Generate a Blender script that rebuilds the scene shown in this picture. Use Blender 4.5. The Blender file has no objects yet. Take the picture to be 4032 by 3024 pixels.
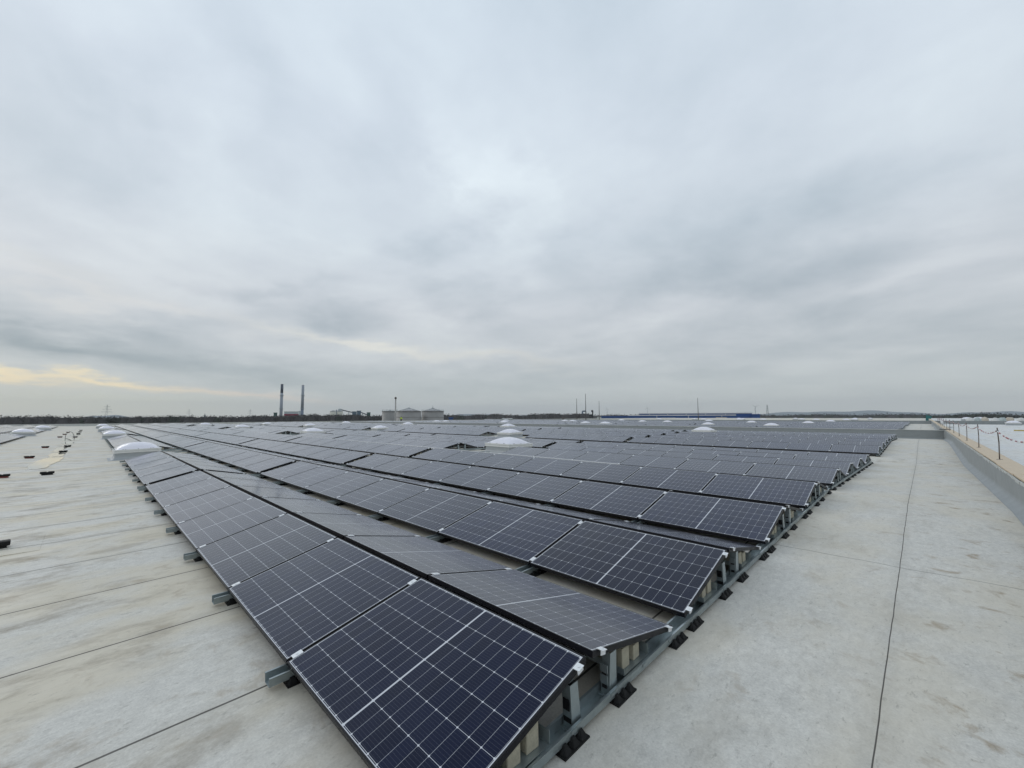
import bpy, bmesh, math, random
from mathutils import Vector, Matrix
random.seed(7)
C=bpy.context.scene.collection
sc=bpy.context.scene
PI=math.pi
# ------------------------------------------------------------------ camera
CAM=Vector((1.48856,-1.06216,1.70084)); FOC=1634.98
YAW,PIT,ROL=-.78978,.07729,-.00284
F=Vector((math.sin(YAW)*math.cos(PIT),math.cos(YAW)*math.cos(PIT),math.sin(PIT)))
R0=Vector((math.cos(YAW),-math.sin(YAW),0)); U0=R0.cross(F)
RX=R0*math.cos(ROL)+U0*math.sin(ROL); UX=RX.cross(F)
cam=bpy.data.cameras.new('camera'); co=bpy.data.objects.new('camera',cam); C.objects.link(co)
co.matrix_world=Matrix(((RX.x,UX.x,-F.x,CAM.x),(RX.y,UX.y,-F.y,CAM.y),(RX.z,UX.z,-F.z,CAM.z),(0,0,0,1)))
cam.sensor_fit='HORIZONTAL'; cam.sensor_width=36; cam.lens=FOC/4032*36
cam.shift_x=37.39/4032; cam.clip_start=.05; cam.clip_end=20000
sc.camera=co
def bearing(px,py):
    v=F+RX*((px-1978.61)/FOC)-UX*((py-1512)/FOC)
    return v/math.hypot(v.x,v.y)
def far(px,py,dist):            # a place seen on that bearing, dist metres away
    return CAM+bearing(px,py)*dist
def project(P):
    D=P-CAM; z=D.dot(F)
    return 1978.61+FOC*D.dot(RX)/z, 1512-FOC*D.dot(UX)/z, z
# ------------------------------------------------------------------ node helper
class N:
    def __init__(s,tree): s.t=tree; s.n=tree.nodes; s.l=tree.links
    def new(s,typ,**kw):
        n=s.n.new(typ)
        for k,v in kw.items(): setattr(n,k,v)
        return n
    def put(s,sock,v):
        if hasattr(v,'node'): s.l.new(v,sock)
        elif isinstance(v,(tuple,list)) and len(v)==3 and sock.type=='RGBA': sock.default_value=(*v,1)
        else: sock.default_value=v
    def m(s,op,a,b=None,c=None,clamp=False):
        n=s.new('ShaderNodeMath',operation=op,use_clamp=clamp); s.put(n.inputs[0],a)
        if b is not None: s.put(n.inputs[1],b)
        if c is not None: s.put(n.inputs[2],c)
        return n.outputs[0]
    def mix(s,f,a,b,blend='MIX'):
        n=s.new('ShaderNodeMix',data_type='RGBA',blend_type=blend); n.clamp_factor=True
        s.put(n.inputs[0],f); s.put(n.inputs[6],a); s.put(n.inputs[7],b); return n.outputs[2]
    def noise(s,vec,scale,detail=3,rough=.55,dist=0,out=0):
        n=s.new('ShaderNodeTexNoise'); s.put(n.inputs['Vector'],vec); n.inputs['Scale'].default_value=scale
        n.inputs['Detail'].default_value=detail; n.inputs['Roughness'].default_value=rough; n.inputs['Distortion'].default_value=dist
        return n.outputs[out]
    def vec(s,v,scale=(1,1,1),loc=(0,0,0),rot=(0,0,0)):
        n=s.new('ShaderNodeMapping'); s.put(n.inputs[0],v); n.inputs[1].default_value=loc; n.inputs[2].default_value=rot; n.inputs[3].default_value=scale
        return n.outputs[0]
    def sep(s,v):
        n=s.new('ShaderNodeSeparateXYZ'); s.put(n.inputs[0],v); return n.outputs
    def comb(s,x,y,z=0):
        n=s.new('ShaderNodeCombineXYZ'); s.put(n.inputs[0],x); s.put(n.inputs[1],y); s.put(n.inputs[2],z); return n.outputs[0]
    def ss(s,v,a,b):            # smoothstep 0..1 from a to b
        n=s.new('ShaderNodeMapRange',interpolation_type='SMOOTHSTEP'); s.put(n.inputs[0],v); n.inputs[1].default_value=a; n.inputs[2].default_value=b
        return n.outputs[0]
    def obj(s): return s.new('ShaderNodeTexCoord').outputs['Object']
# ------------------------------------------------------------------ world / sky
w=bpy.data.worlds.new("World"); sc.world=w; w.use_nodes=True
n=N(w.node_tree); n.n.clear()
wo=n.new('ShaderNodeOutputWorld')
sky=n.new('ShaderNodeTexSky'); sky.sky_type='NISHITA'; sky.sun_disc=False
SUN_EL=math.radians(24); SUN_AZ=math.radians(-112)
sky.sun_elevation=SUN_EL; sky.sun_rotation=SUN_AZ
bs=n.new('ShaderNodeBackground'); n.l.new(sky.outputs[0],bs.inputs[0]); bs.inputs[1].default_value=.08
d=n.new('ShaderNodeTexCoord').outputs['Generated']
x,y,z=n.sep(d)[:3]
az=n.m('ARCTAN2',x,y); el=n.m('ARCSINE',z)
den=n.m('ADD',n.m('MAXIMUM',z,0.0),.16)
pl=n.comb(n.m('DIVIDE',x,den),n.m('DIVIDE',y,den),0)
wn=n.noise(pl,1.3,6,.58,out=1)
wx,wy,wz=n.sep(wn)[:3]
amp=n.m('ADD',n.m('MULTIPLY',n.m('MINIMUM',n.m('ABSOLUTE',el),.6),.9),.035)
azw=n.m('ADD',az,n.m('MULTIPLY',n.m('SUBTRACT',wx,.5),n.m('MULTIPLY',amp,1.7)))
elw=n.m('ADD',el,n.m('MULTIPLY',n.m('SUBTRACT',wy,.5),amp))
def lin(c): return tuple(((v/255+.055)/1.055)**2.4 if v>10 else v/3294 for v in c)
# base gradient by elevation
gr=n.new('ShaderNodeValToRGB'); n.put(gr.inputs[0],n.m('DIVIDE',el,1.2))
cr=gr.color_ramp; cr.elements[0].position=0; cr.elements[0].color=(*lin((202,208,206)),1)
cr.elements[1].position=1; cr.elements[1].color=(*lin((208,220,232)),1)
for p,c in [(.05,(201,208,209)),(.11,(205,211,215)),(.2,(211,217,223)),(.33,(213,223,232)),(.5,(216,227,238)),(.7,(215,228,240))]:
    e=cr.elements.new(p); e.color=(*lin(c),1)
col=gr.outputs[0]
lum=n.m('SUBTRACT',n.noise(pl,1.05,7,.55,.4),.5)
lum2=n.m('SUBTRACT',n.noise(n.vec(pl,(1,1,1),(7,3,0)),2.9,6,.6,.3),.5)
tot=n.m('ADD',n.m('MULTIPLY',lum,.62),n.m('MULTIPLY',lum2,.22))
fade=n.ss(el,.0,.16)
tot=n.m('MULTIPLY',tot,n.m('ADD',n.m('MULTIPLY',fade,.8),.2))
def blob(px,py,sx,sy,rot=0):
    v=bearing(px,py); a0=math.atan2(v.x,v.y); e0=math.atan(v.z)
    cs=1/(1+((px-1978)/FOC)**2)            # angle per picture unit shrinks off axis
    ka=1/FOC*cs; ke=1/FOC*math.sqrt(cs)
    da=n.m('SUBTRACT',azw,a0); de=n.m('SUBTRACT',elw,e0)
    c_,s_=math.cos(rot),math.sin(rot)
    a=n.m('DIVIDE',n.m('ADD',n.m('MULTIPLY',da,c_),n.m('MULTIPLY',de,s_)),sx*ka)
    b=n.m('DIVIDE',n.m('SUBTRACT',n.m('MULTIPLY',de,c_),n.m('MULTIPLY',da,s_)),sy*ke)
    r2=n.m('ADD',n.m('MULTIPLY',a,a),n.m('MULTIPLY',b,b))
    return n.m('EXPONENT',n.m('MULTIPLY',r2,-1.0))
for px,py,sx,sy,rot,k in [
    (1850,750,110,80,-.7,.12),(1960,860,230,80,-1.2,.08),(1950,1000,200,130,0,.05),(2000,640,420,260,-.5,.05),(180,700,420,330,0,.0),(1050,260,160,420,.35,-.06),(1640,380,230,300,.1,-.11),(350,500,140,420,.75,-.05),(900,700,130,380,.7,.05),
    (2950,1010,640,170,.10,-.19),(3250,1230,900,90,.05,-.13),(980,1105,240,45,0,-.20),(1350,1230,200,40,-.05,-.14),(150,1310,620,75,-.1,-.27),(700,1300,300,50,0,-.08),
    (800,1430,720,60,-.10,-.21),(1700,1000,170,80,.2,-.14),(1850,1190,200,60,.1,-.12),(2300,1330,300,40,.05,-.10),(2500,1250,380,45,.15,.06),(2000,1370,500,40,.05,.08),
    (600,1000,600,110,-.1,.03),(3850,700,300,400,0,.05),(3500,1060,300,60,.1,.08),(1750,1500,600,50,0,-.05),(2600,1440,700,60,.05,-.10),(3700,1330,420,70,0,-.10),(500,230,300,260,-.4,-.02),(150,900,300,120,-.3,.0)]:
    tot=n.m('ADD',tot,n.m('MULTIPLY',blob(px,py,sx,sy,rot),k))
neg=n.m('MINIMUM',tot,0.0); pos=n.m('MAXIMUM',tot,0.0)
cv3=n.comb(n.m('ADD',n.m('ADD',1.0,n.m('MULTIPLY',neg,1.16)),n.m('MULTIPLY',pos,1.0)),n.m('ADD',n.m('ADD',1.0,n.m('MULTIPLY',neg,.99)),n.m('MULTIPLY',pos,.97)),n.m('ADD',n.m('ADD',1.0,n.m('MULTIPLY',neg,.89)),n.m('MULTIPLY',pos,.78)))
vm=n.new('ShaderNodeVectorMath',operation='MULTIPLY'); n.put(vm.inputs[0],col); n.put(vm.inputs[1],cv3)
col=vm.outputs[0]
col=n.mix(n.m('MULTIPLY',blob(200,1585,1100,62,-.06),.9),col,lin((216,220,205)))
col=n.mix(n.m('MULTIPLY',blob(-40,1466,360,19,-.13),1.0),col,lin((250,234,198)))
col=n.mix(n.m('MULTIPLY',blob(430,1505,460,14,-.10),.95),col,lin((254,238,200)))
col=n.mix(n.m('MULTIPLY',blob(1000,1560,300,16,-.08),.6),col,lin((235,220,205)))
col=n.mix(n.m('MULTIPLY',blob(1430,1345,300,26,-.15),.7),col,lin((240,238,228)))
col=n.mix(n.m('MULTIPLY',blob(1900,1400,300,30,-.12),.5),col,lin((226,225,218)))
col=n.mix(n.m('MULTIPLY',blob(500,1200,520,35,-.08),.5),col,lin((228,228,226)))
col=n.mix(n.m('MULTIPLY',blob(150,1040,400,60,-.15),.3),col,lin((222,224,220)))
col=n.mix(n.ss(el,-.02,-.10),col,(.2,.2,.19))
bc=n.new('ShaderNodeBackground'); n.l.new(col,bc.inputs[0]); bc.inputs[1].default_value=1.0
ms=n.new('ShaderNodeMixShader'); ms.inputs[0].default_value=.94
n.l.new(bs.outputs[0],ms.inputs[1]); n.l.new(bc.outputs[0],ms.inputs[2]); n.l.new(ms.outputs[0],wo.inputs[0])
# ------------------------------------------------------------------ sun (veiled by cloud)
sl=bpy.data.lights.new('sun','SUN'); sl.energy=.5; sl.angle=math.radians(35); sl.color=(1,.96,.9)
so=bpy.data.objects.new('sun',sl); C.objects.link(so)
sd=Vector((math.sin(SUN_AZ)*math.cos(SUN_EL),math.cos(SUN_AZ)*math.cos(SUN_EL),math.sin(SUN_EL)))
so.rotation_euler=sd.to_track_quat('Z','Y').to_euler(); so.location=(-40,-20,40)
sc.view_settings.view_transform='Standard'; sc.view_settings.look='None'; sc.view_settings.exposure=0; sc.view_settings.gamma=1
sc.render.engine='CYCLES'
# ------------------------------------------------------------------ materials
def mat(name,base=(.5,.5,.5),rough=.6,metal=0.,spec=.5):
    m=bpy.data.materials.new(name); m.use_nodes=True
    b=m.node_tree.nodes['Principled BSDF']
    b.inputs['Base Color'].default_value=(*base,1); b.inputs['Roughness'].default_value=rough; b.inputs['Metallic'].default_value=metal
    b.inputs['Specular IOR Level'].default_value=spec
    return m,N(m.node_tree),b
def simple(name,base,rough=.6,metal=0.,var=.12,scale=6,bump=0,spec=.5):
    m,k,b=mat(name,base,rough,metal,spec)
    v=k.noise(k.obj(),scale,4,.6)
    f=k.m('ADD',k.m('MULTIPLY',k.m('SUBTRACT',v,.5),var*4),1.0)
    s=k.new('ShaderNodeVectorMath',operation='SCALE'); s.inputs[0].default_value=base; k.put(s.inputs[3],f)
    k.l.new(s.outputs[0],b.inputs['Base Color'])
    r=k.m('ADD',k.m('MULTIPLY',k.m('SUBTRACT',k.noise(k.obj(),scale*2.3,3),.5),.25),rough,clamp=True)
    k.l.new(r,b.inputs['Roughness'])
    if bump:
        bp=k.new('ShaderNodeBump'); bp.inputs['Strength'].default_value=bump; bp.inputs['Distance'].default_value=.01
        k.put(bp.inputs['Height'],k.noise(k.obj(),scale*5,4)); k.l.new(bp.outputs[0],b.inputs['Normal'])
    return m
def roofmat(name,base,wet=0.,seams=True):
    m,k,b=mat(name,base,.5,0,.32 if not wet else .5)
    o=k.obj(); x,y,z=k.sep(o)[:3]
    big=k.noise(k.vec(o,(.5,.35,1)),.55,5,.6,.3)
    mid=k.noise(k.vec(o,(1.9,.75,1)),2.2,6,.66,.25)
    fine=k.noise(k.vec(o,(1.35,.75,1)),13,6,.74,.3)
    micro=k.noise(o,70,3,.7)
    f=k.m('ADD',1.0,k.m('MULTIPLY',k.m('SUBTRACT',big,.5),.26))
    f=k.m('ADD',f,k.m('MULTIPLY',k.m('SUBTRACT',mid,.5),.28))
    f=k.m('ADD',f,k.m('MULTIPLY',k.m('SUBTRACT',fine,.5),.72))
    f=k.m('ADD',f,k.m('MULTIPLY',k.m('SUBTRACT',micro,.5),.55))
    s=k.new('ShaderNodeVectorMath',operation='SCALE'); s.inputs[0].default_value=base; k.put(s.inputs[3],f)
    col=s.outputs[0]
    # greenish / beige tint drifts between sheets
    col=k.mix(k.m('MULTIPLY',k.ss(k.noise(k.vec(o,(1,.6,1),(9,4,0)),.8,4,.6),.40,.62),k.m('SUBTRACT',.85,k.m('MULTIPLY',k.ss(x,-2.,0.),.35))),col,tuple(c*q for c,q in zip(base,(1.02,.95,.82))))
    # old puddle dirt lying in the valley of the roof and along its borders
    vy=k.m('ABSOLUTE',k.m('ADD',k.m('PINGPONG',k.m('ADD',y,2.0),12.0),k.m('MULTIPLY',k.m('SUBTRACT',mid,.5),1.6)))
    vall=k.m('SUBTRACT',1.0,k.ss(vy,.2,2.6))
    dirt=k.m('MULTIPLY',k.ss(k.noise(k.vec(o,(1.5,.7,1),(3,8,0)),1.5,7,.72,.25),.48,.70),k.m('ADD',k.m('MULTIPLY',vall,.55),.22))
    col=k.mix(dirt,col,(.245,.205,.15))
    # brown spots (dried puddles, footprints)
    sp=k.ss(k.noise(k.vec(o,(1,1,1),(1.7,5.2,0)),3.2,6,.66,.4),.555,.70)
    side=k.m('ADD',k.m('MULTIPLY',k.ss(x,.9,1.8),.55),.50)
    col=k.mix(k.m('MULTIPLY',k.m('MULTIPLY',sp,side),k.m('ADD',.22,fine)),col,(.32,.245,.16))
    # small scuffs in the membrane, drawn out across the sheets
    scf=k.ss(k.noise(k.vec(o,(16,7,1),(2,1,0)),1.6,5,.78,.3),.575,.68)
    col=k.mix(k.m('MULTIPLY',scf,.42),col,(.22,.205,.175))
    lt=k.ss(k.noise(k.vec(o,(6,9,1),(8,3,0)),2.1,5,.75),.63,.76)
    col=k.mix(k.m('MULTIPLY',lt,.30),col,(.66,.67,.66))
    h=k.m('MULTIPLY',mid,.25)
    if seams:
        wob=k.m('MULTIPLY',k.m('SUBTRACT',k.noise(o,1.2,2),.5),.02)
        fx=k.m('PINGPONG',k.m('ADD',k.m('SUBTRACT',x,1.205),wob),.75)
        ln=k.m('SUBTRACT',1.0,k.ss(k.m('MULTIPLY',fx,k.m('ADD',1.0,k.m('MULTIPLY',k.m('GREATER_THAN',x,0.),1.5))),.006,.012))
        broad=k.m('MULTIPLY',k.m('SUBTRACT',1.0,k.ss(fx,.01,.11)),.16)
        yy=k.m('ADD',y,k.m('MULTIPLY',k.m('SUBTRACT',k.noise(o,.9,3),.5),.22))
        cl=None
        for y0,x0 in ((5.55,-.2),(22.1,-130),(23.9,-130),(27.6,-.2),(14.6,2.0),(34.,-.2)):
            q=k.m('SUBTRACT',1.0,k.ss(k.m('ABSOLUTE',k.m('SUBTRACT',yy,y0)),.004,.010 if y0<20 else .02))
            q=k.m('MULTIPLY',q,k.m('GREATER_THAN',x,x0))
            cl=q if cl is None else k.m('MAXIMUM',cl,q)
        lines=k.m('MAXIMUM',ln,k.m('MULTIPLY',cl,.75))
        col=k.mix(broad,col,(.34,.32,.28))
        col=k.mix(k.m('MULTIPLY',lines,.92),col,(.06,.053,.045))
        h=k.m('SUBTRACT',h,k.m('MULTIPLY',lines,.5))
        h=k.m('ADD',h,k.m('MULTIPLY',k.m('FRACT',k.m('DIVIDE',k.m('ADD',k.m('SUBTRACT',x,1.205),wob),1.5)),.45))
    k.l.new(col,b.inputs['Base Color'])
    rg=k.m('SUBTRACT',k.m('ADD',.52-wet*1.6,k.m('MULTIPLY',k.ss(mid,.35,.62),.28)),k.m('MULTIPLY',vall,.10),clamp=True)
    k.l.new(rg,b.inputs['Roughness'])
    bp=k.new('ShaderNodeBump'); bp.inputs['Strength'].default_value=.35; bp.inputs['Distance'].default_value=.012
    hh=k.m('ADD',h,k.m('MULTIPLY',fine,.30)); k.put(bp.inputs['Height'],hh); k.l.new(bp.outputs[0],b.inputs['Normal'])
    return m
M={}
M['roof']=roofmat('roof_membrane',(.60,.580,.532))
M['roof_wet']=roofmat('roof_membrane_wet',(.66,.67,.67),wet=.12,seams=False)
M['upstand']=simple('grey_upstand_membrane',(.255,.275,.28),.45,var=.06,scale=1.2,bump=.1)
M['cap']=simple('pale_metal_capping',(.50,.51,.49),.45,var=.05)
M['galv']=simple('galvanised_steel',(.36,.41,.42),.38,.75,var=.10,scale=14)
M['galv_dark']=simple('dark_galvanised_steel',(.30,.35,.36),.42,.7,var=.1,scale=14)  # darker grey steel for chimney rings, tank ribs, vents and railings
M['alu']=simple('bright_aluminium',(.82,.83,.84),.35,.25,var=.03)
M['rubber']=simple('black_rubber',(.009,.009,.009),.7,var=.15,scale=12,spec=.3)
M['plastic']=simple('black_plastic',(.008,.008,.009),.5,var=.1,spec=.3)
M['red']=simple('red_plastic',(.17,.03,.022),.5)
M['concrete']=simple('ballast_concrete',(.40,.37,.28),.85,var=.14,scale=22,bump=.4)
M['frame']=simple('black_anodised_frame',(.007,.007,.010),.4,.0,var=.1,spec=.22)
M['timber']=simple('weathered_timber',(.60,.49,.36),.75,var=.08,scale=7)
M['post']=simple('rusty_rebar',(.14,.115,.10),.7,var=.1)
M['white']=simple('white_plastic',(.76,.76,.75),.5,var=.04)
M['barred']=simple('barrier_red',(.32,.03,.035),.5)
def dome_m():
    m,k,b=mat('dome_acrylic',(.80,.78,.84),.18)
    b.inputs['Subsurface Weight'].default_value=.25; b.inputs['Subsurface Radius'].default_value=(.1,.1,.1)
    return m
M['dome']=dome_m()
M['curbframe']=simple('white_curb_frame',(.74,.74,.72),.4,var=.04)
M['curb']=simple('curb_membrane',(.37,.39,.40),.5,var=.08,scale=3,bump=.15)
def water():
    m,k,b=mat('puddle_water',(.44,.43,.37),.03); b.inputs['Specular IOR Level'].default_value=1.0  # pale base colour carries part of the reflected sky glow
    return m
M['water']=water()
# solar cells : UV in metres, origin at the middle of the lower edge
L,W,GX,TILT,RG=1.722,1.134,.020,.22493,.075
def cellmat():
    m,k,b=mat('solar_cells',(.01,.012,.03),.12)
    uv=k.new('ShaderNodeUVMap').outputs[0]; u,v,_=k.sep(uv)[:3]
    U=k.m('ABSOLUTE',u)
    ua=k.m('SUBTRACT',U,.006); cu=k.m('DIVIDE',ua,.0925); va=k.m('SUBTRACT',v,.0225); cv=k.m('DIVIDE',va,.1815)
    du=k.m('MULTIPLY',k.m('PINGPONG',cu,.5),.0925)    # distance to the nearest half-cell edge
    dv=k.m('MULTIPLY',k.m('PINGPONG',cv,.5),.1815)
    lu=k.m('MULTIPLY',k.m('SUBTRACT',1.0,k.ss(du,.0006,.0013)),.75)
    lv=k.m('SUBTRACT',1.0,k.ss(dv,.0008,.0014))
    dia=k.m('LESS_THAN',k.m('ADD',du,dv),.0075)
    mid=k.m('LESS_THAN',U,.0062)
    bx=k.m('GREATER_THAN',U,.8425); b1=k.m('LESS_THAN',v,.0165); b2=k.m('GREATER_THAN',v,1.1165)
    wht=k.m('MAXIMUM',k.m('MAXIMUM',lu,lv),k.m('MAXIMUM',dia,mid)); wht=k.m('MAXIMUM',wht,k.m('MAXIMUM',bx,k.m('MAXIMUM',b1,b2)))
    # fine wires of every cell, dotted where they cross the cell gaps
    bb=k.m('MULTIPLY',k.m('PINGPONG',k.m('ADD',k.m('DIVIDE',va,.01815),.5),.5),.01815)
    wire=k.m('MULTIPLY',k.m('SUBTRACT',1.0,k.ss(bb,.0003,.0007)),.22)
    fr=k.m('MAXIMUM',k.m('GREATER_THAN',U,L/2-.011),k.m('MAXIMUM',k.m('LESS_THAN',v,.011),k.m('GREATER_THAN',v,W-.011)))
    geo=k.new('ShaderNodeNewGeometry').outputs['Position']
    gx,gy,gz=k.sep(geo)[:3]
    pid=k.new('ShaderNodeTexWhiteNoise'); pid.noise_dimensions='2D'
    k.put(pid.inputs['Vector'],k.comb(k.m('FLOOR',k.m('DIVIDE',gx,1.742)),k.m('FLOOR',k.m('DIVIDE',gy,1.27))))
    oi=k.new('ShaderNodeAttribute'); oi.attribute_name='tone'; oi.attribute_type='GEOMETRY'
    rnd=pid.outputs[0]
    cell=k.mix(rnd,(.0025,.0070,.033),(.0050,.0075,.023))
    cid=k.new('ShaderNodeTexWhiteNoise'); cid.noise_dimensions='2D'
    k.put(cid.inputs['Vector'],k.comb(k.m('ADD',k.m('FLOOR',k.m('DIVIDE',u,.0925)),k.m('MULTIPLY',rnd,40)),k.m('FLOOR',cv)))
    sc_=k.new('ShaderNodeVectorMath',operation='SCALE'); k.put(sc_.inputs[0],cell); k.put(sc_.inputs[3],k.m('ADD',.85,k.m('MULTIPLY',cid.outputs[0],.3)))
    col=k.mix(wire,sc_.outputs[0],(.30,.31,.36))
    col=k.mix(wht,col,(.62,.63,.66))
    col=k.mix(fr,col,(.011,.011,.014))
    # a little dried dust on the glass
    dust=k.ss(k.noise(geo,1.1,5,.6,.4),.40,.72)
    col=k.mix(k.m('ADD',k.m('MULTIPLY',dust,.014),.002),col,(.42,.40,.37))
    # textured, anti-reflection coated glass: weak reflection head-on, strong at grazing angles
    rg=k.m('ADD',.13,k.m('MULTIPLY',dust,.10))
    g=k.new('ShaderNodeNewGeometry'); dt=k.new('ShaderNodeVectorMath',operation='DOT_PRODUCT'); k.l.new(g.outputs['Normal'],dt.inputs[0]); k.l.new(g.outputs['Incoming'],dt.inputs[1])
    om=k.m('SUBTRACT',1.0,k.m('ABSOLUTE',dt.outputs['Value']))
    fac=k.m('ADD',.010,k.m('MULTIPLY',k.m('POWER',om,3.9),.88),clamp=True)
    df=k.new('ShaderNodeBsdfDiffuse'); gs=k.new('ShaderNodeBsdfGlossy'); mx=k.new('ShaderNodeMixShader')
    k.l.new(col,df.inputs[0]); gs.inputs[0].default_value=(.96,.97,1,1); k.l.new(rg,gs.inputs['Roughness'])
    k.l.new(fac,mx.inputs[0]); k.l.new(df.outputs[0],mx.inputs[1]); k.l.new(gs.outputs[0],mx.inputs[2])
    k.n.remove(b); k.l.new(mx.outputs[0],k.n['Material Output'].inputs['Surface'])
    return m
M['cells']=cellmat()
M['back']=simple('panel_backsheet',(.010,.010,.011),.7,spec=.1)
# ------------------------------------------------------------------ mesh helpers
class MB:
    def __init__(s): s.b=bmesh.new(); s.mats=[]; s.uv=s.b.loops.layers.uv.new('UVMap')
    def mi(s,m):
        if m not in s.mats: s.mats.append(m)
        return s.mats.index(m)
    def face(s,vs,m=None,smooth=False,uvs=None):
        f=s.b.faces.new([s.b.verts.new(v) for v in vs]); f.material_index=s.mi(m) if m else 0; f.smooth=smooth
        if uvs:
            for l,q in zip(f.loops,uvs): l[s.uv].uv=q
        return f
    def box(s,x0,x1,y0,y1,z0,z1,m=None,M4=None,bev=0,skip=()):
        P=[Vector((x,y,z)) for z in (z0,z1) for y in (y0,y1) for x in (x0,x1)]
        if M4: P=[M4@p for p in P]
        v=[s.b.verts.new(p) for p in P]; i=s.mi(m) if m else 0; fs=[]
        for nme,q in (('b',(0,2,3,1)),('t',(4,5,7,6)),('f',(0,1,5,4)),('k',(2,6,7,3)),('l',(0,4,6,2)),('r',(1,3,7,5))):
            if nme in skip: continue
            f=s.b.faces.new([v[j] for j in q]); f.material_index=i; fs.append(f)
        if bev:
            es=list({e for f in fs for e in f.edges})
            r=bmesh.ops.bevel(s.b,geom=es,offset=bev,segments=2,affect='EDGES',profile=.7)
            for f in r['faces']: f.material_index=i
        return s
    def prism(s,pts,y0,y1,m=None,axis='y',M4=None,smooth=False,closed=True):
        def P(a,b_,t): 
            q={'y':Vector((a,t,b_)),'x':Vector((t,a,b_)),'z':Vector((a,b_,t))}[axis]
            return M4@q if M4 else q
        A=[s.b.verts.new(P(a,c,y0)) for a,c in pts]; B=[s.b.verts.new(P(a,c,y1)) for a,c in pts]; i=s.mi(m) if m else 0
        k=len(pts)
        for j in range(k if closed else k-1):
            f=s.b.faces.new((A[j],A[(j+1)%k],B[(j+1)%k],B[j])); f.material_index=i; f.smooth=smooth
        if closed:
            f=s.b.faces.new(A[::-1]); f.material_index=i
            f=s.b.faces.new(B); f.material_index=i
        return s
    def tube(s,p0,p1,r0,r1=None,seg=8,m=None,caps=True,smooth=True):
        r1=r0 if r1 is None else r1; p0=Vector(p0); p1=Vector(p1); ax=(p1-p0).normalized()
        a=ax.orthogonal().normalized(); c=ax.cross(a); i=s.mi(m) if m else 0
        A=[s.b.verts.new(p0+(a*math.cos(t)+c*math.sin(t))*r0) for t in [2*PI*j/seg for j in range(seg)]]
        B=[s.b.verts.new(p1+(a*math.cos(t)+c*math.sin(t))*r1) for t in [2*PI*j/seg for j in range(seg)]]
        for j in range(seg):
            f=s.b.faces.new((A[j],A[(j+1)%seg],B[(j+1)%seg],B[j])); f.smooth=smooth; f.material_index=i
        if caps:
            f=s.b.faces.new(A[::-1]); f.material_index=i
            f=s.b.faces.new(B); f.material_index=i
        return s
    def done(s,name,m=None,parent=None,loc=None,mats=None):
        bmesh.ops.recalc_face_normals(s.b,faces=s.b.faces) if s.b.faces else None
        me=bpy.data.meshes.new(name); s.b.to_mesh(me); s.b.free()
        for q in (s.mats or ([m] if m else [])): me.materials.append(q)
        o=bpy.data.objects.new(name,me); C.objects.link(o)
        if parent: o.parent=parent
        if loc is not None: o.location=loc
        return o
def tag(o,label=None,cat=None,group=None,kind=None):
    if label: o['label']=label
    if cat: o['category']=cat
    if group: o['group']=group
    if kind: o['kind']=kind
    return o
def empty(name,mw=None,loc=None,label=None,cat=None,group=None):
    o=bpy.data.objects.new(name,None); C.objects.link(o); o.empty_display_size=.2
    if loc is not None: o.location=loc
    if mw is not None: o.matrix_world=mw
    return tag(o,label,cat,group)
def copy_parts(src,dst):
    for ch in src.children:
        c=ch.copy(); C.objects.link(c); c.parent=dst
        for g in ch.children:
            e=g.copy(); C.objects.link(e); e.parent=c
ORD=['zeroth','first','second','third','fourth','fifth','sixth','seventh','eighth','ninth','tenth','eleventh','twelfth','thirteenth','fourteenth','fifteenth','sixteenth','seventeenth','eighteenth','nineteenth','twentieth']
def ordw(i):
    if i<=20: return ORD[i]
    t={2:'twenty',3:'thirty',4:'forty',5:'fifty',6:'sixty'}[i//10]
    return t+'-'+ORD[i%10] if i%10 else {2:'twentieth',3:'thirtieth',4:'fortieth',5:'fiftieth',6:'sixtieth'}[i//10]
# ------------------------------------------------------------------ roof surface
S=.0215; GND=.14
def zl(y):
    t=(y+2)%24; t=min(t,24-t); return S*(t-2)
def zr(y): return zl(y)-GND
def slope(y): return S if ((y+2)%24)<12 else -S
def roof_sheet(name,x0,x1,y0,y1,m,dz=0):
    b=MB(); ys=sorted({y0,y1}|{-2+12*i for i in range(-10,40) if y0<-2+12*i<y1})
    for a,c in zip(ys,ys[1:]):
        b.face([(x0,a,zr(a)+dz),(x1,a,zr(a)+dz),(x1,c,zr(c)+dz),(x0,c,zr(c)+dz)])
    bmesh.ops.remove_doubles(b.b,verts=b.b.verts,dist=1e-5)
    return b.done(name,m)
XL=-125.
tag(roof_sheet('roof_surface',XL,2.62,-40,300,M['roof']),kind='structure')
tag(roof_sheet('neighbouring_roof',2.96,70,-40,300,M['roof_wet']),kind='structure')
# building body under the roofs
b=MB(); b.box(XL-.3,70.3,-40.3,300.3,-12.3,-.55); hall=b.done('warehouse',simple('hall_wall',(.35,.36,.37),.6))
tag(hall,'large flat grey warehouse whose wet roof carries all the solar panels','building')
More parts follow.
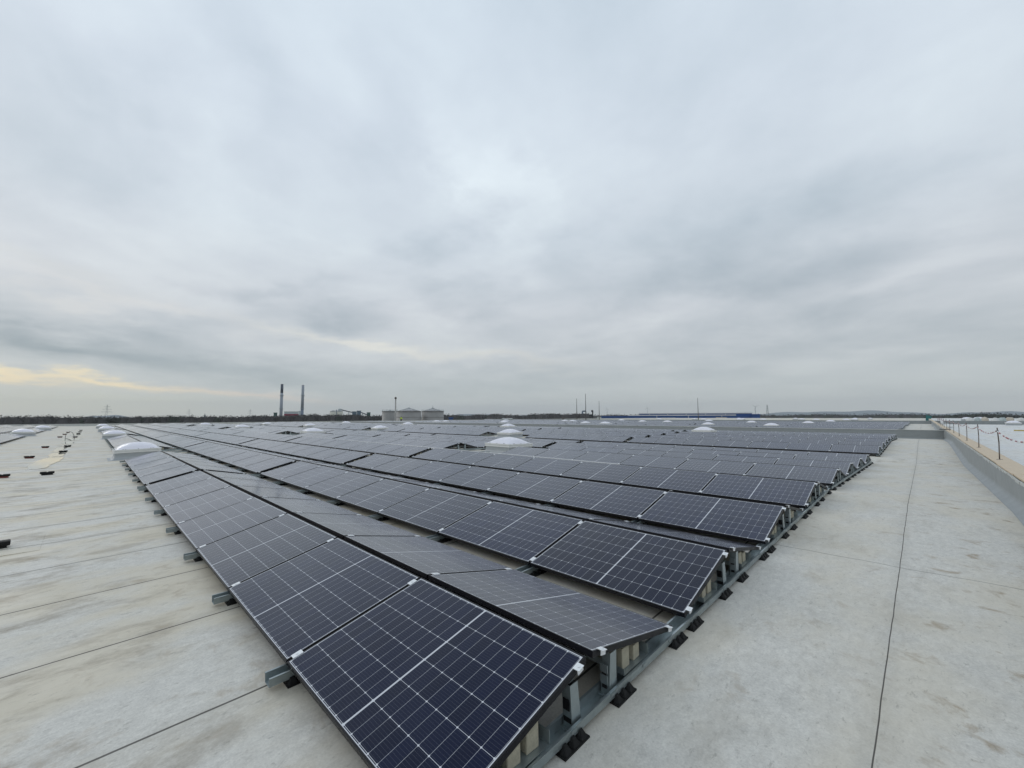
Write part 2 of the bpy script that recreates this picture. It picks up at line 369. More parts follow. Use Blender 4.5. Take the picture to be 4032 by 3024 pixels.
# low parapet at the far left edge
def wall(name,label,x0,x1,y,th,ztop,h0):
    b=MB(); zb=zr(y)-.02
    b.prism([(y-th/2-.10,zb),(y-th/2,zb+.12),(y-th/2,ztop-.03),(y+th/2,ztop-.03),(y+th/2,zb+.12),(y+th/2+.10,zb)],x0,x1,axis='x')
    o=empty(name,loc=(0,0,0),label=label,cat='wall')
    b.done('upstand',M['upstand'],o)
    b=MB(); b.box(x0,x1,y-th/2-.035,y+th/2+.035,ztop-.03,ztop); b.done('capping',M['cap'],o)
    return o
wall('fire_wall','low grey roof wall with pale capping just behind the nearer fields of panels',-112,2.56,45.55,.30,.53,0)
wall('fire_wall','low grey roof wall with pale capping farther away beyond the second field',-125,70,118.2,.30,.56,0)
b=MB(); b.box(XL,XL+.3,-40,300,-.7,.30); o=empty('parapet',loc=(XL,0,0),label='low pale parapet along the far left edge of the roof',cat='wall')
b.box(XL-.04,XL+.34,-40,300,.30,.33,M['cap']); p=b.done('upstand',M['cap'],o,loc=(-XL,0,0))
# long parapet on the right
par=empty('parapet',loc=(2.6,0,0),label='long grey parapet with timber capping along the right side of the roof',cat='wall')
b=MB(); ys=[-12]+[-2+12*i for i in range(0,26)]
def pprof(y):
    z=zr(y); return [(-.15,z+.004),(-.11,z+.018),(-.03,z+.085),(-.008,z+.12),(0,z+.17),(.005,.53),(.35,.53),(.35,z-.6)]
for a,c in zip(ys,ys[1:]):
    A,B=pprof(a),pprof(c)
    for j in range(len(A)-1):
        b.face([(A[j][0],a,A[j][1]),(A[j+1][0],a,A[j+1][1]),(B[j+1][0],c,B[j+1][1]),(B[j][0],c,B[j][1])],smooth=j<4)
bmesh.ops.remove_doubles(b.b,verts=b.b.verts,dist=1e-4)
b.done('upstand',M['upstand'],par)
b=MB()
rnd=random.Random(3)
y=-9.
while y<260:                                  # buckled edge strip under the boards
    b.box(-.012-rnd.random()*.012,.0035,y,y+.24,.535-rnd.random()*.03,.562+rnd.random()*.008); y+=.25 if y<60 else .24
b.done('edge_strip',M['cap'],par)
y=-8.6; k=0
while y<255:
    ln=2.48 if y<90 else 12.
    b=MB(); b.box(.012+rnd.random()*.01,.36+rnd.random()*.015,y,y+ln-.03,.566,.60,bev=.004)
    o=b.done('timber_board',M['timber'],par); o.rotation_euler=(0,rnd.uniform(-.01,.01),0)
    y+=ln
# ------------------------------------------------------------------ puddles
PUD=[[(-22.96,-2.71),(-24.2,-2.68),(-26.55,-2.55),(-27.34,-2.36),(-27.1,-1.87),(-24.6,-1.88),(-23.01,-2.07),(-21.61,-2.12),(-21.38,-2.59)],
[(-29.06,-2.46),(-30.88,-2.41),(-31.23,-2.19),(-30.18,-1.89),(-27.86,-1.84),(-27.52,-2.33)],
[(-32.24,-2.51),(-33.88,-2.45),(-36.07,-2.42),(-36.76,-1.95),(-33.62,-2.06),(-31.6,-1.95),(-31.43,-2.12)],
[(-37.83,-2.42),(-40.06,-2.2),(-37.4,-1.89)],[(-42.41,-2.45),(-45.37,-2.39),(-45.7,-2.03),(-43.75,-1.78),(-39.82,-1.92)],
[(-48.35,-2.68),(-54.35,-2.52),(-50.25,-1.44),(-47.73,-1.6),(-46.47,-2.43)],[(-61.23,-2.51),(-68.78,-2.27),(-68.01,-1.65),(-59.49,-1.69)],
[(-71.32,-2.27),(-80.24,-2.27),(-77.91,-1.69)],[(-87.,-2.5),(-92,-2.2),(-90,-1.6)]]
for pts in PUD:
    c=Vector((sum(p[0] for p in pts)/len(pts),sum(p[1] for p in pts)/len(pts)))
    b=MB(); out=[]
    for i in range(len(pts)):
        p,q=Vector(pts[i]),Vector(pts[(i+1)%len(pts)])
        for t in (0,.2,.4,.6,.8):
            v=p.lerp(q,t); out.append(v+(v-c)*rnd.uniform(-.12,.14))
    z=max(zr(p.y) for p in out)
    z=zr(-2.)+.0155
    b.face([(p.x,-2+(p.y+2)*.95,z) for p in out])
    tag(b.done('puddle',M['water']),kind='structure')
# ------------------------------------------------------------------ tents of panels
YA=[0,2.54,5.08,7.64, 10.55,13.1,15.6,18.0, 23.95,26.5,29,31.45, 34.8,37.4,40.0]
YE=[]
for base in (48.,72.,96.):
    YE+=[base+q for q in (0,2.54,5.08,7.64,10.7,13.2,15.7)]+([base+18.1] if base<96 else [])
YN=[-5.2-2.54*j-2*1.105-.075 for j in range(0,12)]   # left of the drainage valley
DOMES=[]
for yc,xs in ((.55,(-23.8,-47.8,-71.8,-95.8)),(12.95,(-12.25,-36.4,-60.5,-84.5)),(24.9,(-23.8,-46.6,-70,-93.5)),(37.6,(-12.2,-36.5,-60.5,-84.6)),
    (61.,(-12.2,-36.4,-60.6,-84.6)),(72.3,(-23.8,-48,-72,-96)),(85.4,(-12.2,-36.4,-60.6,-84.6)),(97.3,(-23.8,-48,-72,-96)),(109.5,(-12.2,-36.4,-60.6)),
    (133.,(-12.,-36,-60,-30,-18,-46)),(150,(-12,-24,-40,-55)),(175,(-14,-30,-48)),(215,(-13,)),(-5.6,(-60.4,-84.4))):
    for xc in xs: DOMES.append((xc,yc))
DOMES+=[(11.6,104.),(9.0,150.),(11.,152.),(19.,150.),(34,150)]
TAB=[(0,7)]; xx=-(7*L+6*GX)-.35
while xx>-112: TAB.append((xx,8)); xx-=8*L+7*GX+.35
def holed(x0,y0):
    xa,xb=x0-L,x0
    for xc,yc in DOMES:
        if y0-.55<yc<y0+2.28+.55 and xb>xc-1.7 and xa<xc+1.7: return True
    return False
mods=[]                     # (tent number, side, index from right, matrix, x0)
ends=[]                     # table ends: (x, y0, dir, tentnumber)
CT,ST=math.cos(TILT),math.sin(TILT)
allt=[('A',i,y) for i,y in enumerate(YA)]+[('E',i,y) for i,y in enumerate(YE)]+[('N',i,y) for i,y in enumerate(YN)]
for sec,ti,y0 in allt:
    s=slope(y0+1.1); A=math.atan(s)
    T=Matrix.Translation((0,y0,zl(y0)))@Matrix.Rotation(A,4,'X')
    row=[]
    idx=0
    for tx,cnt in TAB:
        x=tx
        for j in range(cnt):
            if x-L>-113: 
                idx+=1
                if not holed(x,y0): row.append((idx,x))
            x-=L+GX
    if sec=='E': row=[(i,x-.35) for i,x in row]
    xs=[x for i,x in row]
    for i,x in row:
        mw=T@Matrix.Translation((x-L/2,0,0))@Matrix.Rotation(TILT,4,'X')
        me=T@Matrix.Translation((x-L/2,2*W*CT+RG,0))@Matrix.Rotation(PI,4,'Z')@Matrix.Rotation(TILT,4,'X')
        jr=random.Random(int(i*1000+y0*7+3))
        mw=mw@Matrix.Rotation(jr.uniform(-.0028,.0028),4,'X')@Matrix.Rotation(jr.uniform(-.0009,.0009),4,'Y')@Matrix.Translation((0,jr.uniform(-.002,.002),0))
        me=me@Matrix.Rotation(jr.uniform(-.0028,.0028),4,'X')@Matrix.Rotation(jr.uniform(-.0009,.0009),4,'Y')@Matrix.Translation((0,jr.uniform(-.002,.002),0))
        mods.append((sec,ti,'W',i,mw)); mods.append((sec,ti,'E',i,me))
    for i,x in row:
        if not any(abs(q-(x+L+GX))<.1 for q in xs): ends.append((x,y0,1,sec,ti,T))
        if not any(abs(q-(x-L-GX))<.1 for q in xs): ends.append((x-L,y0,-1,sec,ti,T))
# panels : the 300 that show largest are things, the rest one field
def vis(mw):
    nrm=(mw.to_3x3()@Vector((0,0,1)))
    c=mw@Vector((0,W/2,0)); v=(CAM-c)
    if v.dot(nrm)<=0: return 0
    px,py,z=project(c)
    if z<.3: return 0
    cs=[project(mw@Vector((a,bb,0))) for a,bb in ((-L/2,0),(L/2,0),(L/2,W),(-L/2,W))]
    if min(q[2] for q in cs)<.1: 
        return 5e5 if (0<px<4500 and 0<py<4500) else 0
    if max(q[0] for q in cs)<0 or min(q[0] for q in cs)>4032 or min(q[1] for q in cs)>3024: return 0
    a=0
    for i in range(4):
        p,q=cs[i],cs[(i+1)%4]; a+=p[0]*q[1]-q[0]*p[1]
    # part hidden behind the ridge in front
    return abs(a)/2
sc_m=[(vis(m[4]) * (1 if m[2]=='W' or m[1]==0 else .45),i) for i,m in enumerate(mods)]
sc_m.sort(reverse=True)
pick={i for a,i in sc_m[:290] if a>0}
# prototype
def frame_mesh():
    b=MB(); t=.011; h=.035; e=.0015
    b.box(-L/2,L/2,0,t,-h,e); b.box(-L/2,L/2,W-t,W,-h,e)
    b.box(-L/2,-L/2+t,t,W-t,-h,e); b.box(L/2-t,L/2,t,W-t,-h,e)
    return b
def glass_mesh():
    b=MB(); a=L/2-.0105; c=.0105; d=W-.0105
    uv=[(-a,c),(a,c),(a,d),(-a,d)]
    b.face([(-a,c,0),(a,c,0),(a,d,0),(-a,d,0)],M['cells'],uvs=uv)
    b.face([(-a,d,-.006),(a,d,-.006),(a,c,-.006),(-a,c,-.006)],M['back'])
    return b
fr=frame_mesh().done('frame',M['frame']); gl=glass_mesh()
# keep normals as drawn
me=bpy.data.meshes.new('glass'); gl.b.to_mesh(me); gl.b.free(); me.materials.append(M['cells']); me.materials.append(M['back'])
fmesh=fr.data; C.objects.unlink(fr); bpy.data.objects.remove(fr)
G_='solar panels mounted in rows on the roof'
SIDE={'W':'facing the camera','E':'sloping away'}
BLK=0
def plabel(sec,ti,side,i):
    row=ordw(ti+1)
    near='dark' if ti<4 else 'grey-blue'
    return '%s solar panel %s, %s from the right in the %s row'%(near,SIDE[side],ordw(i),row)
for i in sorted(pick):
    sec,ti,side,k,mw=mods[i]
    if sec=='A': lab=plabel(sec,ti,side,k)
    elif sec=='N': lab='pale solar panel left of the puddles, %s along, %s tent, %s'%(ordw(k),ordw(ti+1),'valley side' if side=='E' else 'outer side')
    else: lab='far solar panel beyond the low wall, %s along, %s tent, %s'%(ordw(k),ordw(ti+1),'near side' if side=='W' else 'far side')
    o=empty('solar_panel',mw=mw,label=lab,cat='solar panel',group=G_)
    f=bpy.data.objects.new('frame',fmesh); C.objects.link(f); f.parent=o
    g=bpy.data.objects.new('cell_face',me); C.objects.link(g); g.parent=o
verts=[];faces=[];fm=[];uvs=[]
def addq(P,mi,uv=None):
    k=len(verts); verts.extend(P); faces.append((k,k+1,k+2,k+3)); fm.append(mi); uvs.extend(uv or [(0,0)]*4)
for i,(sec,ti,side,k,mw) in enumerate(mods):
    if i in pick: continue
    q=[(-L/2,0),(L/2,0),(L/2,W),(-L/2,W)]
    tp=[mw@Vector((a,c,0)) for a,c in q]; bt=[mw@Vector((a,c,-.035)) for a,c in q]
    addq(tp,0,q); addq(bt[::-1],1)
    for j in range(4): addq([bt[j],bt[(j+1)%4],tp[(j+1)%4],tp[j]],1)
fme=bpy.data.meshes.new('solar_panel_field'); fme.from_pydata([tuple(v) for v in verts],[],faces)
fme.materials.append(M['cells']); fme.materials.append(M['frame'])
fme.polygons.foreach_set('material_index',fm)
ul=fme.uv_layers.new(name='UVMap'); ul.data.foreach_set('uv',[c for q in uvs for c in q])
fo=bpy.data.objects.new('solar_panel_field',fme); C.objects.link(fo)
tag(fo,'far field of small grey solar panels stretching to the back of the roof','solar panels',kind='stuff')
# ------------------------------------------------------------------ mounting rails
# local frame of a rail: origin at lower edge of the first tent of its block, x to the right, z = panel lower edge
def channel(y0,y1,open_=True):
    b=MB(); z0=-.103; z1=-.045; w=.045; t=.003
    b.prism([(-w,z0),(w,z0),(w,z1),(w+.012,z1),(w+.012,z1+t),(w-t,z1+t),(w-t,z0+t),(-w+t,z0+t),(-w+t,z1+t),(-w-.012,z1+t),(-w-.012,z1),(-w,z1)],y0,y1)
    for k in range(int((y1-y0)/.42)):            # pressed slots
        yy=y0+.2+k*.42; b.box(w,w+.004,yy,yy+.05,z0+.02,z0+.04)
    return b
def post_mb(sgn):
    b=MB(); t=.003; wx=.03; wy=.045; z0=-.10; z1=.160
    def sk(z): return sgn*(-.02)*(z-z0)/(z1-z0)
    for (a0,a1,c0,c1) in ((-wx,wx,-wy,-wy+t),(-wx,-wx+t,-wy+t,wy),(wx-t,wx,-wy+t,wy)):
        P=[]
        for z in (z0,z1):
            for yy in (c0,c1):
                for x in (a0,a1): P.append(Vector((x,yy*(1 if z==z0 else .8)+sk(z),z)))
        v=[b.b.verts.new(p) for p in P]
        for q in ((0,2,3,1),(4,5,7,6),(0,1,5,4),(2,6,7,3),(0,4,6,2),(1,3,7,5)): b.b.faces.new([v[j] for j in q])
    b.box(-wx-.012,wx+.012,-wy-.012,wy+.012,-.098,-.086)
    b.box(-wx+.004,wx-.004,-wy-.006,-wy,-.02,.035); b.box(-wx+.004,wx-.004,-wy-.006,-wy,.05,.10)
    b.box(-.012,.012,-.02-.02*sgn,.02-.02*sgn,.160,.170)
    return b
def pad_mb():
    b=MB(); z0=-.1395
    b.box(-.085,.085,-.115,.115,z0,z0+.010)
    for j in (-.075,0,.075):
        for sx in (-1,1):
            P=[Vector((sx*.0455,j-.036,z0+.012)),Vector((sx*.080,j-.028,z0+.012)),Vector((sx*.080,j+.028,z0+.012)),Vector((sx*.0455,j+.036,z0+.012)),
               Vector((sx*.048,j-.014,z0+.05)),Vector((sx*.058,j-.010,z0+.047)),Vector((sx*.058,j+.010,z0+.047)),Vector((sx*.048,j+.014,z0+.05))]
            v=[b.b.verts.new(p) for p in P]
            for q in ((0,3,2,1),(4,5,6,7),(0,1,5,4),(1,2,6,5),(2,3,7,6),(3,0,4,7)): b.b.faces.new([v[k] for k in q])
    b.box(-.04,.04,-.11,.11,z0+.012,-.1032)
    return b
def clamp_mb(end):
    b=MB()
    if end: 
        b.box(-.014,.032,-.026,.026,.002,.006); b.box(.018,.022,-.026,.026,-.026,.002)
        b.tube((.012,0,.006),(.012,0,.010),.008,seg=6,m=None)
    else:
        b.box(-.024,.024,-.035,.035,.002,.0065); b.box(-.008,.008,-.034,.034,-.03,.002); b.tube((0,0,.0065),(0,0,.011),.009,seg=6)
    return b
def tray_mb():
    b=MB(); b.box(-.28,.035,-.17,.17,-.0435,-.0405); b.box(-.28,.035,.167,.17,-.0405,.03); b.box(-.28,.035,-.17,-.167,-.0405,.0)
    return b
def mesh_of(mb,name,m):
    o=mb.done(name,m); d_=o.data; C.objects.unlink(o); bpy.data.objects.remove(o); return d_
D_post={1:mesh_of(post_mb(1),'support_post',M['galv']),-1:mesh_of(post_mb(-1),'support_post',M['galv'])}
D_pad=mesh_of(pad_mb(),'rubber_pad',M['rubber']); D_cl={0:mesh_of(clamp_mb(0),'clamp',M['alu']),1:mesh_of(clamp_mb(1),'clamp',M['alu'])}
def ins_mb(big):
    b=MB()
    if big: b.box(-.0265,.0265,-.050,-.0335,-.05,.12); b.box(-.0265,.0265,-.0335,.02,.12,.15); b.box(-.022,.022,-.058,-.0501,.02,.08)
    else: b.box(-.017,.017,-.049,-.0465,-.045,.0); b.box(-.017,.017,-.049,-.0465,.012,.05)
    return b
D_ins={1:mesh_of(ins_mb(True),'plastic_insert',M['plastic']),0:mesh_of(ins_mb(False),'plastic_insert',M['plastic'])}
D_tray=mesh_of(tray_mb(),'ballast_tray',M['galv'])
def inst(name,data,parent,mw):
    o=bpy.data.objects.new(name,data); C.objects.link(o); o.parent=parent; o.matrix_local=mw; return o
blocks=[YA[0:4],YA[4:8],YA[8:12],YA[12:15]]
ends_x={}
for x,y0,dr,sec,ti,T in ends:
    if sec=='A': ends_x.setdefault(ti,[]).append((x,dr))
BW=['first','second','third','fourth']
allx=[]
for tx,cnt in TAB:
    if tx<-60: break
    for j in range(cnt+1):
        xr_=tx+GX/2-j*(L+GX) if 0<j<cnt else (tx-.012 if j==0 else tx-cnt*(L+GX)+GX+.012)
        allx.append((xr_,j==0,j==cnt))
bchan={}
nr=0
BRKS={q:mesh_of(MB().box(-.10,.10,-.045,.045,-.04,h,bev=.008),'paving_block',M['concrete']) for q,h in ((.52,.062),(.66,.095),(1.62,.095),(1.76,.062))}
for bi,ys in enumerate(blocks):
    cx=0
    for xi,(xr_,isR,isL) in enumerate(allx):
        if bi>=2 and xr_<-.1: continue
        if bi==1 and xr_<-42: continue
        if bi==0 and xr_<-56: continue
        cx+=1
        y00=ys[0]; T=Matrix.Translation((xr_ if not (isR and xi==0) else -.028,y00,zl(y00)))@Matrix.Rotation(math.atan(slope(y00+1.1)),4,'X')
        ln=ys[-1]-ys[0]+2.285
        lab='galvanised mounting rail, %s from the right, under the %s block of panel rows'%(ordw(cx),BW[bi])
        if xi==0: lab={0:'long galvanised mounting rail on rubber pads along the nearest open end of the panels',1:'galvanised mounting rail at the open right end of the second block of tents',2:'galvanised mounting rail at the open right end of the third block of tents',3:'galvanised mounting rail ending at the low grey wall, right end of panels'}[bi]
        # in dome holes the rail is left out
        cols=[(xc,yc) for xc,yc in DOMES if abs(xr_-xc)<1.0 and ys[0]-1<yc<ys[-1]+3.3]
        segs=[(-.12 if bi!=3 else -.1,ln+.12)]
        for xc,yc in cols:
            new=[]
            for a,c in segs:
                lo,hi=yc-ys[0]-1.3,yc-ys[0]+1.3
                if lo>a+.4: new.append((a,min(c,lo)))
                if hi<c-.4: new.append((max(a,hi),c))
            segs=new
        o=empty('mounting_rail',mw=T,label=lab,cat='mounting rail',group='rails carrying the panels')
        for a,c in segs:
            key=(round(a,2),round(c,2))
            if key not in bchan: bchan[key]=mesh_of(channel(*key),'rail_channel',M['galv'])
            inst('rail_channel',bchan[key],o,Matrix.Identity(4))
        for y0 in ys:
            if holed(xr_-.03+L*.5,y0) and holed(xr_-.03-.3,y0): continue
            hR=holed(xr_+L+.01,y0) if not isR else True
            hL=holed(xr_-.01,y0) if not isL else True
            if hR and hL and not (isR or isL): continue
            if isR and holed(xr_,y0): continue
            if isL and holed(xr_+L,y0): continue
            yl=y0-ys[0]; e=1 if (isR or hR) else (-1 if (isL or hL) else 0)
            for v_,sd in ((.075,'W'),(1.045,'W'),(.075,'E'),(1.045,'E')):
                yy=v_*CT; zz=v_*ST
                if sd=='W': m4=Matrix.Translation((0,yl+yy,zz))@Matrix.Rotation(TILT,4,'X')
                else: m4=Matrix.Translation((0,yl+2*W*CT+RG-yy,zz))@Matrix.Rotation(-TILT,4,'X')
                if e: m4=Matrix.Translation((.028*e if xi==0 else .012*e,0,0))@m4@(Matrix.Scale(e,4,(1,0,0)) if e<0 else Matrix.Identity(4))
                inst('clamp',D_cl[1 if e else 0],o,m4)
            pa_=inst('support_post',D_post[1],o,Matrix.Translation((0,yl+1.0,0)))
            pb_=inst('support_post',D_post[-1],o,Matrix.Translation((0,yl+1.39,0)))
            if e==1: inst('plastic_insert',D_ins[1],pa_,Matrix.Identity(4)); inst('plastic_insert',D_ins[0],pb_,Matrix.Identity(4))
            if xi==0 or bi<2:
                for q in ((.15,.93,1.48,2.34) if xi==0 else (.10,)):
                    inst('rubber_pad',D_pad,o,Matrix.Translation((0,yl+q,0)))
            if (xi==0 and bi<2) or (e==1 and bi==0 and xr_>-30):
                for q in (.58,1.70): inst('ballast_tray',D_tray,o,Matrix.Translation((0,yl+q,0)))
                if bi==0 or xi==0:
                    for qi,(q,word) in enumerate(((.52,'front'),(.66,'rear'),(1.62,'front'),(1.76,'rear'))):
                        if bi==1 and qi%2: continue
                        m4=T@Matrix.Translation((-.10,yl+q,0))@Matrix.Rotation(rnd.uniform(-.05,.05),4,'Z')
                        pb=bpy.data.objects.new('paving_block',BRKS[q]); C.objects.link(pb); pb.matrix_world=m4
                        where='open right end' if xi==0 else 'gap %s from the right'%ordw(1+sum(1 for a in allx[:xi] if a[2]))
                        if e==1 and xi and not isR: where='roof dome hole %s rail'%ordw(cx)
                        tag(pb,'%s beige concrete ballast block under %s slope of %s tent, %s'%(word,'near' if q<1 else 'far',ordw(YA.index(y0)+1),where),'concrete block','concrete ballast blocks under the panels')
# simple rails, posts and clamps of the rest of the field, as one mass
b=MB()
for x,y0,dr,sec,ti,T in ends:
    if sec=='A' and ((ti<4 and x>-56) or (3<ti<8 and x>-42) or abs(x)<.2): continue
    if (T@Vector((x,1,0))-CAM).length>130: continue
    q=T@Matrix.Translation((x-.02*dr,0,0))
    b.box(-.04,.04,-.12,2.4,-.10,-.05,M['galv'],q)
    for yy in (1.0,1.39): b.box(-.02,.02,yy-.03,yy+.03,-.05,.2,M['galv'],q)
for sec,ti,side,k,mw in mods:
    if sec!='A' or ti<4 or side=='E': continue
    c=mw@Vector((-L/2-GX/2,1.04,0))
    if ti<8 and c.x>-42: continue
    for v_ in (.075,1.045):
        b.box(-.024,.024,-.035,.035,.002,.008,M['alu'],mw@Matrix.Translation((-L/2-GX/2,v_,0)))
tag(b.done('mounting_hardware'),'clamps and rail ends of the far rows of panels','mounting hardware',kind='stuff')
# strip standing in for an unidentified pale line along the fourth ridge
b=MB(); yq=7.64+1.105+.02
b.box(-41,-4.13,yq,yq+.05,zl(7.64)+ST*W+S*1.1-.03,zl(7.64)+ST*W+S*1.1+.012)
for x in [-4.5-4*i for i in range(9)]: b.box(x,x+.05,yq-.03,yq+.08,zl(7.64)+ST*W+S*1.1-.05,zl(7.64)+ST*W+S*1.1-.0303)
tag(b.done('ridge_strip',M['alu']),'long thin pale metal strip along the ridge of the fourth row','cable duct')
b=MB(); prev=None
for t in range(19):
    a_=t/18*PI*1.5-.35; p_=Vector((-50.5+1.2*math.cos(a_)*.8,-2.2+.30*math.cos(a_),zr(-2.2)+.03+max(0,.62*math.sin(a_))))
    if prev is not None: b.tube(prev,p_,.016,seg=6,caps=False)
    prev=p_
b.tube(prev,(-47.3,-2.05,zr(-2)+.03),.016,seg=6); tag(b.done('hose',M['plastic']),'thin dark hose arching in a loop over the puddles','hose')
# ------------------------------------------------------------------ roof domes
def dome_parts(parent):
    b=MB(); h=.76
    rings=[(h+.14,.0),(h+.05,.035),(h+.005,.12),(h,.29)]
    prev=None
    for r_,z in rings:
        cur=[b.b.verts.new((sx*r_,sy*r_,z)) for sx,sy in ((-1,-1),(1,-1),(1,1),(-1,1))]
        if prev:
            for j in range(4): b.b.faces.new((prev[j],prev[(j+1)%4],cur[(j+1)%4],cur[j]))
        prev=cur
    b.b.faces.new(prev)
    b.done('curb',M['curb'],parent)
    b=MB()
    for a,z0,z1 in ((h+.035,.285,.345),(h+.015,.345,.375),(h+.04,.375,.435)):
        b.box(-a,a,-a,a,z0,z1,bev=.008)
    cf_=b.done('curb_frame',M['curbframe'],parent)
    b=MB(); n_=14; a=h-.03; g={}
    for i in range(n_+1):
        for j in range(n_+1):
            u=-1+2*i/n_; v=-1+2*j/n_
            r=max(abs(u),abs(v)); rr=math.hypot(u,v)
            z=.28*(max(0,1-u*u)*max(0,1-v*v))**.62
            g[i,j]=b.b.verts.new((u*a,v*a,.435+z))
    for i in range(n_):
        for j in range(n_):
            f=b.b.faces.new((g[i,j],g[i+1,j],g[i+1,j+1],g[i,j+1])); f.smooth=True
    b.done('dome',M['dome'],parent)
    b=MB()
    for sx in (-1,1):
        for q in (-.5,-.42,.0,.42,.5):
            for p in ((sx*(h+.012),q),(q,sx*(h+.012))):
                b.tube((p[0],p[1],.436),(p[0],p[1],.452),.014,seg=6)
    b.done('screw',M['plastic'],cf_)
DG='translucent domes over the roof lights'
proto=None
def dome_label(i,xc,yc):
    special={(-23.8,.55):'large white roof dome at the left, nearest to the drainage puddles',(-47.8,.55):'second white roof dome in the line left of the panels',(-71.8,.55):'third white roof dome in the line left of the panels',(-95.8,.55):'farthest white roof dome in the line left of the panels',
    (-12.25,12.95):'largest white roof dome in the middle of the panels, nearest the camera',(-23.8,24.9):'second largest roof dome, directly behind the largest one',
    (-60.4,-5.6):'white roof dome left of the puddles beside the end of a panel row',(-84.4,-5.6):'smaller white roof dome farther off left of the puddles',
    (-12.2,37.6):'wide flat white dome just in front of the first low wall',(11.6,104.):'single white roof dome on the pale wet neighbouring roof at right'}
    if (xc,yc) in special: return special[(xc,yc)]
    col={True:ordw(1+int((-xc)//20)) if xc<0 else 'right-hand'}[True]
    rows=sorted({d[1] for d in DOMES if d[0]<5}); 
    if xc>5: return 'small white dome beyond the far wall at right, %s from the left'%ordw(1+sorted(d[0] for d in DOMES if d[0]>5 and d[1]>120).index(xc))
    rr=sorted([d[0] for d in DOMES if d[1]==yc],reverse=True)
    where='before the first low wall' if yc<45 else ('between the two low walls' if yc<118 else 'beyond the second low wall')
    grp=[r for r in rows if (r<45)==(yc<45) and (r<118)==(yc<118) and r>0]
    return 'white roof dome %s, %s from the right in cross row %s'%(where,ordw(rr.index(xc)+1),ordw(grp.index(yc)+1) if yc in grp else 'nearest')
seen=set()
for i,(xc,yc) in enumerate(DOMES):
    px,py,z=project(Vector((xc,yc,.3)))
    if z<1 or px<-60 or px>4090: continue
    lab=dome_label(i,xc,yc)
    assert lab not in seen,lab
    seen.add(lab)
    mw=Matrix.Translation((xc,yc,zr(yc)))@Matrix.Rotation(math.atan(slope(yc)),4,'X')
    if 125<yc and xc<0: mw=Matrix.Translation((xc,yc,zr(yc)+.12))
    if xc>5 and yc>120: mw=Matrix.Translation((xc,yc,zr(yc)+.25))@Matrix.Scale(1.25,4)
    o=empty('roof_dome',mw=mw,label=lab,cat='skylight',group=DG)
    if proto is None: dome_parts(o); proto=o
    else: copy_parts(proto,o)
# flap of membrane under the nearest left dome
b=MB(); b.box(-24.75,-22.8,-.42,-.18,zr(-.3)-.01,zr(-.3)+.006); tag(b.done('membrane_strip',M['curb']),'pale membrane strip at the foot of the nearest left dome','roofing strip')
# ------------------------------------------------------------------ rubber blocks along the drainage valley
def block_parts(o,red):
    b=MB()
    for s_ in (-1,1):
        b.box(-.09,.09,s_*.10-.088,s_*.10+.088,.045,.125,bev=.03)
    b.box(-.055,.055,-.05,.05,.045,.10)
    b.done('twin_cushion',M['rubber'],o)
    b=MB(); b.box(-.075,.075,-.15,.15,0,.05,bev=.008); b.done('base',M['red'] if red else M['rubber'],o)
NB=[(-18.71,-2.9,1),(-27.39,-2.93,1),(-36.45,-2.9,1),(-54.92,-2.93,1),(-63.61,-2.89,1),(-71.87,-2.85,1),
    (-18.89,-1.96,0),(-31.14,-1.98,0),(-37.06,-1.97,0),(-54.34,-1.93,0),(-65.91,-1.88,0),(-73.,-1.85,0),(-82.,-1.85,0),(-7.95,-1.95,0)]
pr={}
cnt={0:0,1:0}
RL=['nearest','second','third','fourth','fifth','farthest']
for xb,yb,red in NB:
    cnt[red]+=1
    if red: lab='black rubber support block with red base, %s in the line left of the puddles'%RL[cnt[1]-1]
    elif xb>-10: lab='black rubber support block alone at the left picture edge on the near roof'
    else: lab='all-black rubber support block, %s in the line beside the puddles'%(['nearest','second','third','fourth','fifth','sixth','farthest'][cnt[0]-1])
    o=empty('support_block',mw=Matrix.Translation((xb,yb,zr(yb)+.001))@Matrix.Rotation(rnd.uniform(-.12,.12),4,'Z')@Matrix.Scale(.88,4),label=lab,cat='rubber block',group='rubber support blocks left on the roof')
    if red not in pr: block_parts(o,red); pr[red]=o
    else: copy_parts(pr[red],o)
# repair patch of membrane at the left
b=MB(); b.box(-8.6,-7.42,-2.6,-1.47,zr(-1.47)-.012,zr(-1.47)+.004,bev=.002); tag(b.done('membrane_patch',M['roof']),'square repair patch of roofing membrane at the left edge','roofing patch')
# ------------------------------------------------------------------ barrier on the parapet
posts=[4.2+5.37*i for i in range(0,14)]
bp0=None
PL=['nearest','second','third','fourth','fifth','sixth','seventh','eighth','ninth','tenth','eleventh','twelfth','thirteenth']
kk=0
for y in posts:
    px,py,z=project(Vector((2.75,y,.6)))
    if px>4200: continue
    kk+=1
    o=empty('barrier_post',loc=(2.76,y,.598),label='%s thin dark barrier post standing on the timber parapet capping'%PL[kk-1],cat='post',group='barrier posts on the parapet')
    if bp0 is None:
        b=MB(); b.tube((0,0,0),(.012,0,.42),.012,seg=7); b.tube((.012,0,.42),(.002,.0,.78),.012,seg=7); b.done('rod',M['post'],o)
        b=MB(); b.box(-.05,.05,-.05,.05,0,.006); b.done('foot_plate',M['post'],o)
        b=MB(); b.tube((-.02,0,.70),(.02,0,.70),.02,seg=8); b.done('chain_holder',M['plastic'],o); bp0=o
    else: 
        copy_parts(bp0,o); o.rotation_euler=(rnd.uniform(-.02,.02),rnd.uniform(-.03,.03),0)
b=MB(); s0=0.; prevp=None
